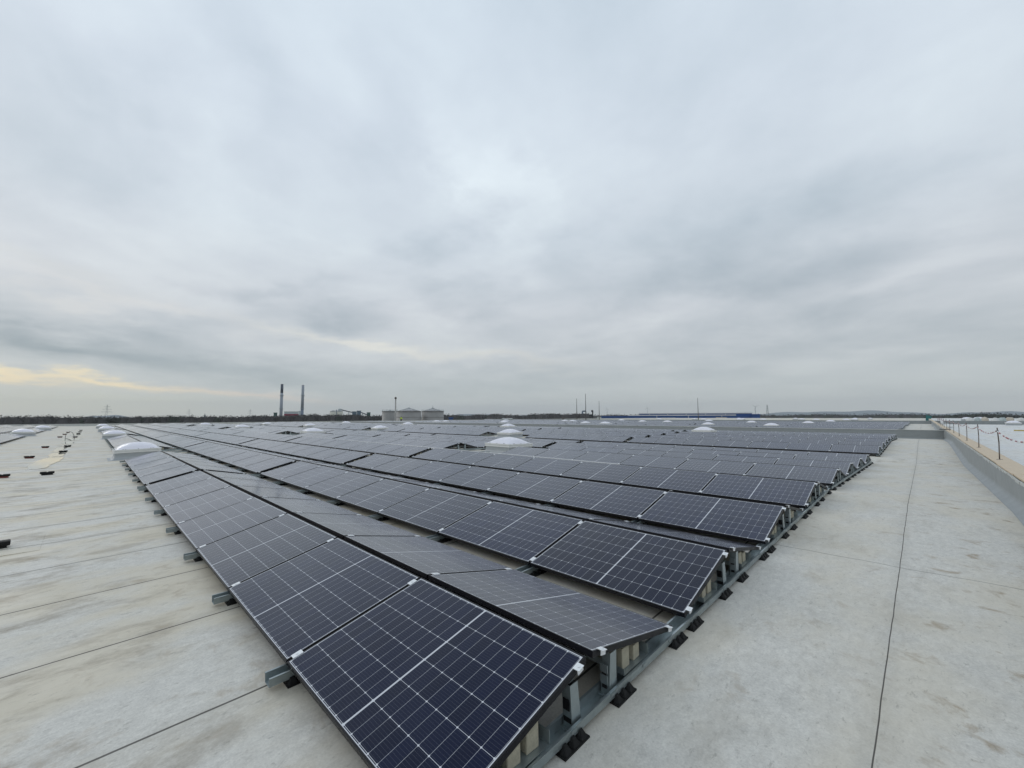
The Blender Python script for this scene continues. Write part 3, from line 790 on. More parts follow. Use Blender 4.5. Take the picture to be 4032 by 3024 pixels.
for a,c in zip(posts,posts[1:]):
    sag=.13 if a>9 else .28
    for k in range(24):
        t=k/24; t2=(k+1)/24
        f=lambda t:Vector((2.76,a+(c-a)*t,1.30-sag*4*t*(1-t)+.004))
        dd=(a+(c-a)*(t+t2)/2); ph=(dd%.62)/.62
        rad=.014 if ph<.42 else .009
        b.tube(f(t),f(t2),rad,seg=6,m=M['barred'] if ph<.42 else M['white'],caps=False)
tag(b.done('barrier_chain'),'red and white plastic barrier chain sagging between the parapet posts','chain')
# guard rail farther along
g=empty('guard_rail',loc=(3.3,78,zr(78)),label='pale metal guard rail behind the parapet far along the wet roof',cat='railing')
b=MB()
for y in (0,2.5,5,7.5,10): b.tube((0,y,0),(0,y,1.1),.025,seg=6)
b.done('uprights',M['alu'],g)
b=MB()
for z in (.55,1.1): b.tube((0,0,z),(0,10,z),.022,seg=6)
b.done('rails',M['alu'],g)
b=MB(); b.box(0,.9,2,6,.62,.66); q=b.done('awning_sheet',M['white'],g); q.rotation_euler=(0,.35,0)
b=MB(); b.box(8.6,10.6,72.7,72.95,zr(73),zr(73)+.12,bev=.01); tag(b.done('timber_beam',simple('yellow_timber',(.50,.38,.12),.7)),'yellow timber beam lying on the wet roof at the right edge','beam')
b=MB(); b.box(2.30,2.9,44.6,45.25,.601,.64); tag(b.done('black_plate',M['plastic']),'flat black plate lying on the parapet where the low wall meets it','plate')
# teal sheeting
b=MB()
P=[(-.55,0),(-.5,.9),(-.35,2.0),(-.1,1.6),(.15,1.75),(.4,1.35),(.75,1.5),(.55,.5),(.7,0)]
b.prism(P,-.3,.3); tl=b.done('tarpaulin',simple('teal_tarp',(.02,.15,.15),.6,var=.2,scale=2)); tl.location=(2.55,172,-.1)
tag(tl,'crumpled teal tarpaulin hung up at the far end of the right parapet','tarpaulin')
# big bags heaped beyond the far wall
bagm=[simple('bag_white',(.62,.62,.60),.8,var=.1,scale=2,bump=.3),simple('bag_grey',(.42,.47,.46),.8,var=.1,scale=2,bump=.3),simple('bag_beige',(.52,.46,.38),.8,var=.1,scale=2)]
W8=['leftmost','second','third','fourth','fifth','sixth','seventh','rightmost']
for i in range(8):
    b=MB(); bmesh.ops.create_icosphere(b.b,subdivisions=2,radius=1)
    for v in b.b.verts: 
        v.co=Vector((v.co.x*(.85+.15*math.sin(i+v.co.z*3)),v.co.y*.8,max(-.55,v.co.z*.8)+.08*math.sin(v.co.x*5+i)))
    for f in b.b.faces: f.smooth=True
    o=b.done('bulk_bag',bagm[i%3]); o.location=(8.9+1.22*i,140+(i%3)*1.6,zr(140)+.55); o.scale=(.8,.8,.85+.2*((i*7)%3)/3); o.rotation_euler=(0,0,i*.7)
    tag(o,'%s bulk bag in the pale heap beyond the far wall at right'%W8[i],'bulk bag','bulk bags heaped at right')
# ------------------------------------------------------------------ person in high-visibility jacket
def person():
    o=empty('person',loc=(-107.5,64.6,zr(64.6)+.0),label='person in yellow high-visibility jacket and dark trousers standing on the roof',cat='person')
    def skin(name,vs,es,rad,m,root=0,sub=2):
        me_=bpy.data.meshes.new(name); me_.from_pydata(vs,es,[]); q=bpy.data.objects.new(name,me_); C.objects.link(q); q.parent=o
        q.modifiers.new('s','SKIN'); sv=me_.skin_vertices[0].data
        for i_,r_ in enumerate(rad): sv[i_].radius=(r_ if isinstance(r_,tuple) else (r_,r_)); sv[i_].use_root=(i_==root)
        sb=q.modifiers.new('u','SUBSURF'); sb.levels=sub; sb.render_levels=sub; q.modifiers['s'].use_smooth_shade=True
        me_.materials.append(m); return q
    skinm=simple('skin',(.45,.28,.2),.6); hv=simple('hi_vis',(.55,.75,.03),.7,var=.03); dk=simple('dark_trousers',(.012,.013,.018),.8); hr=simple('hair',(.03,.02,.015),.8)
    vs=[(0,0,.95),(0,0,1.15),(0,0,1.38),(0,0,1.48),(0,-.01,1.56),(0,-.015,1.66),(.10,0,.88),(.13,-.01,.5),(.15,0,.1),(.16,-.13,.05),(-.10,0,.88),(-.13,-.01,.5),(-.15,0,.1),(-.16,-.13,.05),
        (.19,0,1.40),(.30,.02,1.14),(.26,-.08,.92),(.25,-.11,.84),(-.19,0,1.40),(-.30,.02,1.14),(-.26,-.08,.92),(-.25,-.11,.84)]
    es=[(0,1),(1,2),(2,3),(3,4),(4,5),(0,6),(6,7),(7,8),(8,9),(0,10),(10,11),(11,12),(12,13),(2,14),(14,15),(15,16),(16,17),(2,18),(18,19),(19,20),(20,21)]
    skin('body',vs,es,[.13,.13,.14,.06,.075,.09,.085,.06,.045,.04,.085,.06,.045,.04,.06,.045,.035,.035,.06,.045,.035,.035],skinm)
    # five fingers and a thumb on each hand, nose and ears
    b=MB()
    for s_ in (1,-1):
        for f_ in range(4): b.tube((s_*.25+(-.03+.02*f_)*.9,-.115,.82),(s_*.25+(-.03+.02*f_)*.9,-.135,.75+.008*abs(f_-1.5)),.009,.006,6)
        b.tube((s_*(.25-.03),-.12,.85),(s_*(.25-.055),-.15,.80),.010,.007,6)
        b.tube((s_*.088,-.01,1.63),(s_*.088,0,1.68),.012,seg=6)
        b.tube((s_*.03,-.095,1.665),(s_*.03,-.103,1.665),.008,seg=6,m=None)
    b.tube((0,-.095,1.665),(0,-.12,1.635),.008,.014,6); b.tube((-.02,-.10,1.60),(.02,-.10,1.60),.005,seg=5)
    b.done('hands_and_face',skinm,o)
    skin('jacket',[(0,0,.92),(0,0,1.15),(0,0,1.38),(0,0,1.46),(.19,0,1.40),(.30,.02,1.14),(.265,-.07,.95),(-.19,0,1.40),(-.30,.02,1.14),(-.265,-.07,.95)],[(0,1),(1,2),(2,3),(2,4),(4,5),(5,6),(2,7),(7,8),(8,9)],[(.18,.15),(.17,.145),(.18,.155),.09,.10,.075,.065,.10,.075,.065],hv)
    skin('trousers',[(0,0,.97),(.10,0,.86),(.13,-.01,.5),(.15,0,.12),(-.10,0,.86),(-.13,-.01,.5),(-.15,0,.12)],[(0,1),(1,2),(2,3),(0,4),(4,5),(5,6)],[.16,.115,.09,.075,.115,.09,.075],dk)
    b=MB()
    for s_ in (1,-1): b.box(s_*.155-.055,s_*.155+.055,-.19,.08,0,.09,bev=.025)
    b.done('shoes',dk,o)
    b=MB(); bmesh.ops.create_uvsphere(b.b,u_segments=12,v_segments=8,radius=.115)
    for v in b.b.verts: v.co=Vector((v.co.x*.95,v.co.y*1.05+.02,v.co.z*.8+1.73)); v.co.z=max(v.co.z,1.68 if v.co.y<-.02 else 1.6)
    b.done('hair',hr,o); o.rotation_euler=(0,0,.95)
person()
# ------------------------------------------------------------------ background
b=MB(); b.face([(-6890,-6890,-12.32),(6890,-6890,-12.32),(6890,6890,-12.32),(-6890,6890,-12.32)])
tag(b.done('ground',simple('field_ground',(.10,.11,.075),.9,var=.2,scale=.01)),kind='structure')
# hills on the horizon
def hills(name,px0,px1,dist,top,m,seed):
    r=random.Random(seed); b=MB(); N_=70; A=[];Bk=[];Gd=[]
    ph=[r.uniform(0,6) for _ in range(5)]
    for i in range(N_+1):
        px=px0+(px1-px0)*i/N_; v=bearing(px,1640); d_=dist
        t=i/N_; hh=top(px)+12*math.sin(t*9+ph[0])+7*math.sin(t*23+ph[1])+4*math.sin(t*57+ph[2])
        e_=min(1,t*6,(1-t)*6)
        p=CAM+v*d_; A.append(b.b.verts.new((p.x,p.y,-12+(hh+12)*e_)))
        q=CAM+v*(d_*.82); Gd.append(b.b.verts.new((q.x,q.y,-14)))
        q=CAM+v*(d_*1.25); Bk.append(b.b.verts.new((q.x,q.y,-14)))
    for i in range(N_):
        f=b.b.faces.new((Gd[i],Gd[i+1],A[i+1],A[i])); f.smooth=True
        f=b.b.faces.new((A[i],A[i+1],Bk[i+1],Bk[i])); f.smooth=True
    return tag(b.done(name,m),kind='structure')
hm=simple('hill_woods',(.10,.145,.17),.9,var=.2,scale=.004)
hills('hills',2850,4500,5200,lambda px:(1640-1628)*5200/FOC*.78,hm,2)
hills('hills',1400,2500,5200,lambda px:(1640-1636)*5200/FOC*.9,hm,5)
hills('hills',-100,900,4200,lambda px:(1644-1641)*4200/FOC*.4-4,hm,9)
# woods : lumpy body with twiggy crowns
wm=simple('winter_wood',(.052,.048,.046),.95,var=.35,scale=.12)
wm2=simple('winter_wood_dark',(.034,.040,.030),.95,var=.35,scale=.12)
def wood(px0,px1,dist,toppy,label,seed,depth=40,step=None,dens=1.,evg=.12):
    r=random.Random(seed); b=MB(); i0=b.mi(wm); i1=b.mi(wm2)
    step=step or 6.
    px=px0
    # body strip: crowns standing close
    while px<px1:
        v=bearing(px,1640); cosf=1/math.hypot(1,(px-1978)/FOC)
        for lay in range(3):
            d_=dist*(1+.03*lay)+r.uniform(-.5,.5)*depth*.3
            topz=CAM.z+(1641-toppy(px)+r.uniform(-2.2,1.8)+lay*.8)*d_/FOC*cosf
            rad=r.uniform(3.2,5.2)*dist/400
            c=CAM+v*d_; c.x+=r.uniform(-2,2); c.y+=r.uniform(-2,2)
            mi=i1 if r.random()<evg else i0
            base=-12.3
            # trunk mass (tapered prism, irregular)
            seg=7; ringz=[base,base+(topz-base)*.35,base+(topz-base)*.7,topz-.6]
            prev=None
            for zi,zz in enumerate(ringz):
                rr=rad*(.9,1.05,.95,.35)[zi]
                cur=[b.b.verts.new((c.x+math.cos(a)*rr*r.uniform(.8,1.2),c.y+math.sin(a)*rr*r.uniform(.8,1.2),zz+r.uniform(-.5,.4))) for a in [2*PI*k/seg for k in range(seg)]]
                if prev:
                    for k in range(seg):
                        f=b.b.faces.new((prev[k],prev[(k+1)%seg],cur[(k+1)%seg],cur[k])); f.material_index=mi
                prev=cur
            f=b.b.faces.new(prev); f.material_index=mi
            for k in range(int(26*dens)):
                th=r.uniform(0,2*PI); ph=r.uniform(-.2,1.35); q=r.uniform(.75,1.15)
                p=Vector((c.x+math.cos(th)*math.cos(ph)*rad*q,c.y+math.sin(th)*math.cos(ph)*rad*q,topz-rad*.9+math.sin(ph)*rad*q))
                s_=r.uniform(.25,.75)*dist/400
                vs=[b.b.verts.new(p+Vector((r.uniform(-1,1),r.uniform(-1,1),r.uniform(-.6,1.1)))*s_) for _ in range(3)]
                f=b.b.faces.new(vs); f.material_index=mi
        px+=step*r.uniform(.7,1.3)/ (cosf if px<1978 else cosf)
    o=b.done('woodland'); return tag(o,label,'woodland',kind='stuff')
def lt(px):
    import math as _m
    return 1640.5-1.5*_m.sin(px*.011)-1.1*_m.sin(px*.037+1)+ (6 if px<40 else 0) - (1.5 if 250<px<480 else 0)+ (0 if px<900 else -4.5*min(1,(px-900)/100)) 
def lt2(px): return 1640.5-1.5*math.sin(px*.011)-1.1*math.sin(px*.037+1)+(-4. if px>1000 else -4.*max(0,(px-900)/100) if px>900 else 0)
wood(-40,1560,330,lt2,'dark brown leafless wood along the left horizon',11,step=9)
def rt(px): return 1637-2.2*math.sin(px*.03)-1.5*math.sin(px*.08+2) if px<2080 else 1634.5-1.3*math.sin(px*.05)
wood(1700,2330,480,rt,'leafless trees on the horizon right of the round tanks',12,step=9,dens=1.2)
wood(2330,2540,700,lambda px:1640-1.0*math.sin(px*.05),'thin far tree line left of the blue hall',14,step=7)
wood(2960,3660,800,lambda px:1641.5-1.3*math.sin(px*.02),'hazy tree line on the right horizon before the hills',13,step=7,evg=.4)
wood(3660,4110,520,lambda px:1641-2.5*math.sin(px*.018+1),'dark evergreen tree line at the right edge of the horizon',15,step=9,evg=.7)
# single trees one can tell apart
def tree(px,py,dist,r_,label,m,seed,name='tree'):
    r=random.Random(seed); base=far(px,1645,dist); topz=far(px,py,dist).z; o=empty(name,loc=(base.x,base.y,-12.3),label=label,cat='tree')
    H=topz+12.3; b=MB(); b.tube((0,0,0),(0,0,H*.55),.45,.22,7); 
    for k in range(9):
        a=r.uniform(0,2*PI); b.tube((0,0,H*r.uniform(.35,.55)),(math.cos(a)*r_*.7,math.sin(a)*r_*.7,H*r.uniform(.65,.92)),.15,.04,5)
    b.done('trunk',simple('bark',(.06,.05,.045),.9),o)
    b=MB()
    for k in range(650):
        th=r.uniform(0,2*PI); u=r.uniform(-1,1); q=r.random()**.4; s_=math.sqrt(1-u*u)
        lum=1+.18*math.sin(3*th)+.12*math.sin(5*th+1)
        p=Vector((math.cos(th)*s_*r_*q*lum,math.sin(th)*s_*r_*q*lum,H-r_*.95+u*r_*.95*q)); w_=r.uniform(.2,.5)
        b.b.faces.new([b.b.verts.new(p+Vector((r.uniform(-1,1),r.uniform(-1,1),r.uniform(-1,1)))*w_) for _ in range(3)])
    b.done('crown',m,o)
tree(3890,1620,470,6.2,'rounded bare tree standing taller than the right tree line',wm,21)
tree(3935,1628,480,5.5,'broad dark tree just right of the rounded bare tree',wm2,22)
tree(3985,1632,480,5.5,'broad green-grey tree second right of the rounded bare tree',wm2,23)
tree(1240,1627,420,3.0,'small bare tree sticking up between chimneys and tank',wm,24)
tree(438,1639,300,3.0,'dark evergreen in the left wood below the large pylon',wm2,25,'evergreen_tree')
tree(612,1642,300,3.4,'dark evergreen in the left wood between two pylons',wm2,26,'evergreen_tree')
# chimneys
def chim(px,pyt,dist,bands,label):
    v=far(px,1641,dist); o=empty('chimney',loc=(v.x,v.y,-12.3),label=label,cat='chimney')
    zt=far(px,pyt,dist).z+12.3; cosf=1/math.hypot(1,(px-1978)/FOC)
    R_=lambda z:(2.9-.55*z/zt)*dist/900
    zz=lambda py:far(px,py,dist).z+12.3
    lo=0
    for nm,py,m in bands:
        hi=zz(py); b=MB(); b.tube((0,0,lo),(0,0,hi-.02),R_(lo),R_(hi),20); shaft_=b.done(nm,m,o); lo=hi
    for py in (1557,1609):
        b=MB(); b.tube((0,0,zz(py)-.5),(0,0,zz(py)+.5),R_(zz(py))+.7,seg=20); b.done('platform_ring',M['galv_dark'],shaft_)
    b=MB(); b.tube((0,0,zt-.019),(0,0,zt+.4),R_(zt)*.8,seg=16); b.done('mouth',M['post'],o)
cl=simple('chimney_concrete',(.27,.30,.34),.8,var=.08,scale=.1); cd=simple('chimney_dark_band',(.045,.06,.09),.7); cb=simple('chimney_blue_base',(.14,.18,.24),.7)
chim(1106,1513,700,[('shaft',1547,cl),('dark_top',1513,cd)],'tall slim chimney with dark top third, left of the pair')
chim(1189,1517,700,[('dark_base',1609,cb),('shaft',1517,cl)],'tall slim light grey chimney with dark lower part, right of the pair')
def block(name,px0,px1,pyt,dist,label,cat,parts,depth=12,roof=None):
    a=far(px0,1645,dist); c=far(px1,1645,dist); mid=(a+c)/2; wv=(c-a); w_=wv.length; ang=math.atan2(wv.y,wv.x)
    o=empty(name,loc=(mid.x,mid.y,-12.3),label=label,cat=cat); o.rotation_euler=(0,0,ang)
    lo=0
    for nm,py,m in parts:
        hi=far((px0+px1)/2,py,dist).z+12.3; b=MB(); b.box(-w_/2,w_/2,0,depth,lo,hi); b.done(nm,m,o); lo=hi+.002
    if roof:
        b=MB(); b.box(-w_/2-.4,w_/2+.4,-.4,depth+.4,lo,lo+(.62 if name=='blue_hall' else .5)); b.done('roof',roof,o)
    return o,w_,lo
gtow=simple('green_tower',(.03,.09,.075),.7); redm=simple('red_cladding',(.25,.03,.06),.7); pale=simple('pale_cladding',(.45,.50,.52),.6); bluegrey=simple('bluegrey_cladding',(.10,.15,.20),.7); cream=simple('cream_cladding',(.55,.54,.46),.7); blue=simple('blue_cladding',(.011,.075,.27),.5,var=.08,scale=.03); pale2=simple('beige_load',(.40,.36,.32),.7)
o,w_,lo=block('loading_tower',1077,1091,1623,600,'small dark green tower left of the two tall chimneys','tower',[('cladding',1626,gtow)],8,gtow)
o,w_,lo=block('boiler_house',1118,1175,1621,650,'red hall with pale upper band between the two tall chimneys','building',[('lower_wall',1629.5,redm),('upper_wall',1621.5,pale)],25,M['cap'])
o,w_,lo=block('stair_tower',1176,1183,1619,650,'narrow grey tower against the right tall chimney','tower',[('wall',1619.5,pale)],6,pale)
# distant tanks and conveyor
def tank(px0,px1,pyt,pyb,dist,label,m,cone=0,rail=True,band=None,spike=False):
    a=far(px0,1645,dist); c=far(px1,1645,dist); mid=(a+c)/2; R_=(c-a).length/2; zt=far((px0+px1)/2,pyt,dist).z+12.3
    o=empty('storage_tank',loc=(mid.x,mid.y,-12.3),label=label,cat='tank',group='round storage tanks')
    b=MB(); seg=40
    b.tube((0,0,0),(0,0,zt),R_,seg=seg); b.done('shell',m,o)
    b=MB(); b.tube((0,0,zt+.002),(0,0,zt+.12),R_+.12,seg=seg)
    b.done('top_rim',M['post'],o)
    if cone:
        b=MB(); b.tube((0,0,zt+.122),(0,0,zt+cone),R_-.1,.5,seg=seg)
        b.done('cone_roof',simple('tank_roof',(.50,.49,.49),.5,.2,var=.1,scale=.4),o); rf_=o.children[-1]
        b=MB()
        for k in range(16):
            t=2*PI*k/16; b.tube((math.cos(t)*(R_-.15),math.sin(t)*(R_-.15),zt+.18),(math.cos(t)*.5,math.sin(t)*.5,zt+cone+.06),.05,seg=4)
        b.done('roof_ribs',M['galv_dark'],rf_)
        b=MB(); b.tube((0,0,zt+cone),(0,0,zt+cone+.35),.55,.4,10)
        if spike: b.tube((0,0,zt+cone+.35),(.1,0,zt+cone+1.7),.12,.03,6)
        b.done('vent',M['galv_dark'],rf_)
    if rail:
        b=MB()
        for k in range(28):
            t=2*PI*k/28; t2=2*PI*(k+1)/28; p=(math.cos(t)*R_,math.sin(t)*R_); q=(math.cos(t2)*R_,math.sin(t2)*R_)
            b.tube((p[0],p[1],zt),(p[0],p[1],zt+1.05),.03,seg=4)
            for h in (.55,1.05): b.tube((p[0],p[1],zt+h),(q[0],q[1],zt+h),.022,seg=4)
        b.done('railing',M['galv_dark'],o)
    if band:
        for py in band:
            z_=far((px0+px1)/2,py,dist).z+12.3; b=MB(); b.tube((0,0,z_-.06),(0,0,z_+.06),R_+.04,seg=seg); b.done('ring_beam',M['post'],o)
    return o,R_,zt
tm=simple('tank_shell_steel',(.27,.262,.25),.55,.2,var=.12,scale=.35)
D_=215
tank(1504,1566,1621,1656,D_+12,'left grey round tank half hidden by the slender flue',tm,cone=.5,rail=True)
tank(1560,1658.5,1621,1656,D_,'large middle grey round tank with shallow cone roof',tm,cone=1.75,rail=False,band=[1643])
tank(1660,1747,1621,1656,D_+6,'right grey round tank with shallow cone roof and spike',tm,cone=1.65,rail=True,band=[1643],spike=True)
v=far(1556.5,1657,190); o=empty('flue_stack',loc=(v.x,v.y,-12.3),label='slender grey steel flue with flared cap before the tanks',cat='chimney')
zt=far(1556.5,1570,190).z+12.3; b=MB(); b.tube((0,0,0),(0,0,zt),.40,.30,14); b.tube((.62,0,0),(.5,0,zt*.72),.14,.12,8); b.done('shaft',simple('flue_steel',(.36,.35,.33),.5,.3),o)
b=MB(); b.tube((0,0,zt+.002),(0,0,zt+.35),.42,.62,14); b.tube((0,0,zt+.35),(0,0,zt+.75),.42,.36,14); b.done('cap',M['post'],o)
tank(1298,1324,1621,1638,620,'left cream round tank beside the conveyor',cream,cone=.9,rail=True)
tank(1324,1350,1621,1638,626,'right cream round tank beside the conveyor',cream,cone=.9,rail=True)
o,w_,lo=block('processing_hall',1386,1404,1621,600,'blue-grey hall under the conveyor','building',[('wall',1621.5,bluegrey)],14,bluegrey)
o,w_,lo=block('processing_tower',1405,1421,1618,600,'blue-grey tower at the middle of the conveyor','tower',[('wall',1618.5,bluegrey)],10,bluegrey)
o,w_,lo=block('loading_tower',1444,1458,1624,600,'dark green tower at the lower right end of the conveyor','tower',[('cladding',1625,gtow)],8,gtow)
o=empty('conveyor',loc=(0,0,0),label='inclined dark conveyor bridge from the cream tanks down to the green tower',cat='conveyor')
b=MB()
def beam(pa,pb,th):
    A=far(pa[0],pa[1],598); B=far(pb[0],pb[1],598); b.tube(A,B,th,seg=4,smooth=False)
beam((1337,1612),(1386,1624),.9); beam((1421,1624),(1446,1633),.9); b.done('bridge',simple('conveyor_dark',(.06,.07,.09),.7),o)
b=MB(); beam((1373,1622),(1373,1640),.35); beam((1428,1627),(1428,1640),.3); beam((1325,1613),(1325,1640),.5); b.done('supports',bluegrey,o)
b=MB(); beam((1338,1609.5),(1338,1619),2.2); b.done('head_house',pale,o)
b=MB(); beam((1306,1617),(1337,1616),.25); b.done('walkway',bluegrey,o)
# blue container and small roof plants
o,w_,lo=block('shipping_container',1768,1783,1645,250,'dark blue container behind the roof right of the tanks','container',[('body',1647,blue)],6,blue)
rp=far(1928,1657,150)
def cabin(px0,px1,pyt,pyb,dist,label,m,frame=True):
    a=far(px0,pyb,dist); c=far(px1,pyb,dist); mid=(a+c)/2; wv=c-a; w_=wv.length; h=far((px0+px1)/2,pyt,dist).z-mid.z
    o=empty('roof_cabin',loc=mid,label=label,cat='roof cabin'); o.rotation_euler=(0,0,math.atan2(wv.y,wv.x))
    b=MB(); b.box(-w_/2,w_/2,0,2,-1.0,h*.62); b.done('body',m,o)
    b=MB(); b.prism([(-w_/2-.1,h*.62),(w_/2+.1,h*.62),(w_/2*.8,h),(-w_/2*.8,h)],-.1,2.1); b.done('roof',M['white'],o)
    return o
cabin(1906,1943,1650,1656,150,'white low roof cabin left of the greenish plant unit',M['white'])
o=cabin(1975,2020,1646.5,1655,150,'pale low plant unit with a small frame on its roof',simple('plant_green',(.36,.40,.33),.7))
b=MB(); 
for x in (-.3,.6): b.tube((x,.8,.7),(x,.8,1.6),.04,seg=5)
b.tube((-.4,.8,1.6),(.7,.8,1.6),.05,seg=5); b.tube((-.4,.8,1.15),(.7,.8,1.15),.04,seg=5); b.done('frame',M['post'],o)
def scaffold(px0,px1,pyt,pyb,dist,label):
    a=far(px0,pyb,dist); c=far(px1,pyb,dist); mid=(a+c)/2; wv=c-a; w_=wv.length; h=far((px0+px1)/2,pyt,dist).z-mid.z
    o=empty('scaffold_frame',loc=mid,label=label,cat='frame'); o.rotation_euler=(0,0,math.atan2(wv.y,wv.x))
    b=MB()
    for x in (-w_/2,0,w_/2):
        for y in (0,1.2): b.tube((x,y,-.9),(x,y,h),.045,seg=5)
    b.done('legs',M['post'],o)
    b=MB(); b.box(-w_/2-.1,w_/2+.1,-.1,1.3,h-.08,h+.02); b.box(-w_/2,-w_/8,0,1.2,-.4,h*.5); b.done('deck',M['post'],o)
scaffold(2214,2238,1643.5,1651,150,'small dark roof frame left of the lightning masts')
# lightning masts
for px,pt,pb,dist,lb,ln in [(2271.5,1569,1649,150,'left thin mast of the group of three','a'),(2307,1550,1649,140,'tallest thin mast of the group of three','b'),(2360,1579,1649,165,'right thin mast of the group of three','c'),(2750,1567,1650,160,'single thin mast before the blue hall','d')]:
    v=far(px,pb,dist); zt=far(px,pt,dist).z; o=empty('lightning_mast',loc=(v.x,v.y,zr(v.y)-.02),label=lb+', standing on the far roof',cat='mast',group='lightning masts on the far roof')
    H=zt-zr(v.y); b=MB(); b.tube((0,0,.2),(0,0,H),.14,.07,8); b.done('pole',simple('mast_steel',(.09,.085,.085),.6),o)
    b=MB(); b.box(-.35,.35,-.35,.35,0,.2,bev=.03); b.done('foot',M['concrete'],o)
# crane like frames on the horizon
o=empty('gantry',loc=far(2300,1640,520),label='blue-grey portal frame rising behind the wood between two masts',cat='gantry')
b=MB(); O=o.location.copy()
def rel(px,py,dd=520): return far(px,py,dd)-O
b.tube(rel(2293.5,1619),rel(2293.5,1641),.9,seg=5); b.tube(rel(2293,1619),rel(2306,1619),.9,seg=5); b.tube(rel(2270,1632.5),rel(2304,1632.5),.7,seg=5); b.done('frame',bluegrey,o)
o=empty('loader_crane',loc=far(2333,1640,450),label='dark loading arm with box head standing in the wood by the third mast',cat='loader')
O=o.location.copy(); b=MB(); b.tube(rel(2334,1621,450),rel(2333,1645,450),.7,seg=5); b.tube(rel(2328,1618.5,450),rel(2336,1618.5,450),1.3,seg=4); b.tube(rel(2323,1632,450),rel(2323,1638,450),1.6,seg=5); b.tube(rel(2323,1637,450),rel(2333,1639,450),.6,seg=4); b.done('arm',simple('loader_dark',(.03,.035,.035),.7),o)
# blue hall
D2=330
def bh(nm,label,p0,p1,pt,roof,dist,depth,cat='building',m=None):
    o,w_,lo=block(nm,p0,p1,pt,dist,label,cat,[('wall',pt,m or blue)],depth,roof)
    return o,w_,lo
o,w_,lo=bh('blue_hall','long upper blue hall with white roof edge on the right horizon',2517,2962,1628.5,M['white'],D2+25,60)
b=MB(); 
for k in range(5): b.box(-w_/2+w_*(.17*k+.1),-w_/2+w_*(.17*k+.1)+.35,-.03,-.001,lo-1.7,lo-.1)
b.done('downpipe',M['white'],o)
o,w_,lo=bh('blue_hall','lower blue hall with white roof edge before the upper hall',2475,2896,1636.5,M['white'],D2,20)
b=MB()
for k in range(3): b.box(-w_/2+w_*(.3*k+.28),-w_/2+w_*(.3*k+.28)+.35,-.03,-.001,lo-3,lo-.1)
b.done('downpipe',M['white'],o)
bh('blue_hall','short blue annex at the right end of the blue halls',2962,2993,1634,blue,D2+15,20)
bh('blue_hall','lowest dark blue hall left of the long blue halls',2368,2474,1641,blue,D2+40,20)
bh('loading_gate','beige loading gate before the right part of the blue hall',2818,2862,1642.5,None,D2-14,2,m=pale2,cat='gate')
bh('loading_gate','paler beige loading gate left of the low blue hall',2351,2368,1641.5,None,D2-10,2,m=M['cap'],cat='gate')
# pylons
pm=simple('pylon_steel',(.22,.25,.27),.6,.2)
def pylon(px,pyt,dist,label,hw):
    v=far(px,1645,dist); zt=far(px,pyt,dist).z+12.3; o=empty('power_pylon',loc=(v.x,v.y,-12.3),label=label,cat='pylon',group='power pylons on the left horizon')
    b=MB(); bw=zt*.075; tw=zt*.012; t_=zt*.0042
    ang=math.atan2(v.y,v.x)+PI/2; ca,sa=math.cos(ang),math.sin(ang)
    def P(x,y,z): return Vector((x*ca-y*sa,x*sa+y*ca,z))
    lv=[0,.18,.34,.48,.6,.7,.79,.87,.94,1]
    for i,(a,c) in enumerate(zip(lv,lv[1:])):
        ra=bw+(tw-bw)*a**.8; rc=bw+(tw-bw)*c**.8
        for sx in (-1,1):
            for sy in (-1,1): b.tube(P(sx*ra,sy*ra,a*zt),P(sx*rc,sy*rc,c*zt),t_,seg=4)
        for sy in (-1,1):
            b.tube(P(-ra,sy*ra,a*zt),P(rc,sy*rc,c*zt),t_*.6,seg=3); b.tube(P(ra,sy*ra,a*zt),P(-rc,sy*rc,c*zt),t_*.6,seg=3)
    b.done('lattice',pm,o)
    for h,wd in ((.66,.30),(.78,.24),(.90,.17)):
        b=MB(); b.tube(P(-wd*zt/1.5,0,h*zt),P(wd*zt/1.5,0,h*zt),t_*1.1,seg=4)
        for s_ in (-1,1): b.tube(P(s_*wd*zt/1.5,0,h*zt),P(0,0,(h+.035)*zt),t_*.7,seg=4)
        b.done('cross_arm',pm,o)
pylon(419,1593,900,'large near power pylon above the left wood',1)
pylon(743,1611,1600,'smaller power pylon right of the large one',1)
pylon(984,1611,1500,'smallest power pylon left of the two chimneys',1)
b=MB(); v=far(3023,1645,900); zt=far(3023,1594,900).z+12.3
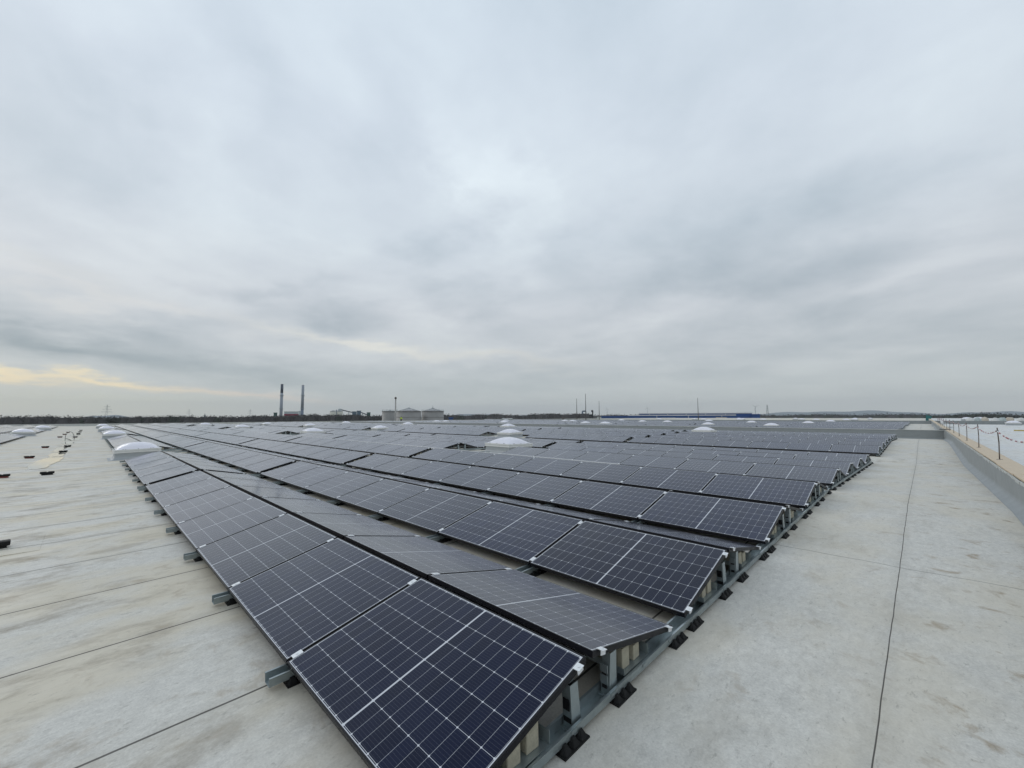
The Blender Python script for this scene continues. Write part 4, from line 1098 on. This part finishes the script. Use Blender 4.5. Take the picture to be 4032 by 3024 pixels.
for i in range(8):
    a,c=i/8,(i+1)/8; ra,rc=2.6*(1-a*.85),2.6*(1-c*.85)
    for sx,sy in ((-1,-1),(1,-1),(1,1),(-1,1)):
        b.tube((sx*ra,sy*ra,a*zt),(sx*rc,sy*rc,c*zt),.16,seg=4); b.tube((sx*ra,sy*ra,a*zt),(-sx*rc,sy*rc,c*zt),.09,seg=3)
o=b.done('lattice_mast',pm); o.location=(v.x,v.y,-12.3); tag(o,'tall thin lattice mast on the horizon right of the blue hall','mast')
tb=simple('turbine_white',(.5,.52,.53),.5)
for px,pyt,dist,lab in ((2391,1611,2600,'faint wind turbine just left of the blue halls'),(2550,1608,2600,'faint wind turbine above the left end of the blue hall'),(2976,1602,2200,'faint wind turbine above the right end of the blue hall')):
    v=far(px,1645,dist); zt=far(px,pyt,dist).z+12.3; o=empty('wind_turbine',loc=(v.x,v.y,-12.3),label=lab,cat='wind turbine',group='wind turbines on the horizon')
    b=MB(); b.tube((0,0,0),(0,0,zt),2.0,1.1,10); b.done('tower',tb,o)
    b=MB(); b.box(-1.6,1.6,-2.5,3.5,zt-1.4,zt+1.4); b.done('nacelle',tb,o)
    for k in range(3):
        t=.5+2*PI*k/3+px; b=MB(); b.tube((0,-3,zt),(math.cos(t)*22*.7,-3+math.cos(t)*16*.7,zt+math.sin(t)*28*.7),.9,.25,6); b.done('blade',tb,o)
v=far(806,1645,800); zt=far(806,1627,800).z+12.3
b=MB(); b.box(-2,2,-2,2,0,zt*.6); b.tube((0,0,zt*.6),(0,0,zt),2.2,.1,4,smooth=False); o=b.done('church_spire',simple('slate_spire',(.09,.12,.14),.7)); o.location=(v.x,v.y,-12.3)
tag(o,'tiny pointed church spire above the left wood','church spire')
# ------------------------------------------------------------------ haze
m=bpy.data.materials.new('haze'); m.use_nodes=True; k=N(m.node_tree); k.n.clear()
mo=k.new('ShaderNodeOutputMaterial'); vo=k.new('ShaderNodeVolumePrincipled'); vo.inputs['Color'].default_value=(.93,.96,1,1); vo.inputs['Density'].default_value=.00013; vo.inputs['Anisotropy'].default_value=.0
k.l.new(vo.outputs[0],mo.inputs['Volume'])
b=MB(); b.box(-6900,6900,-6900,6900,-15,190); tag(b.done('haze',m),kind='stuff')
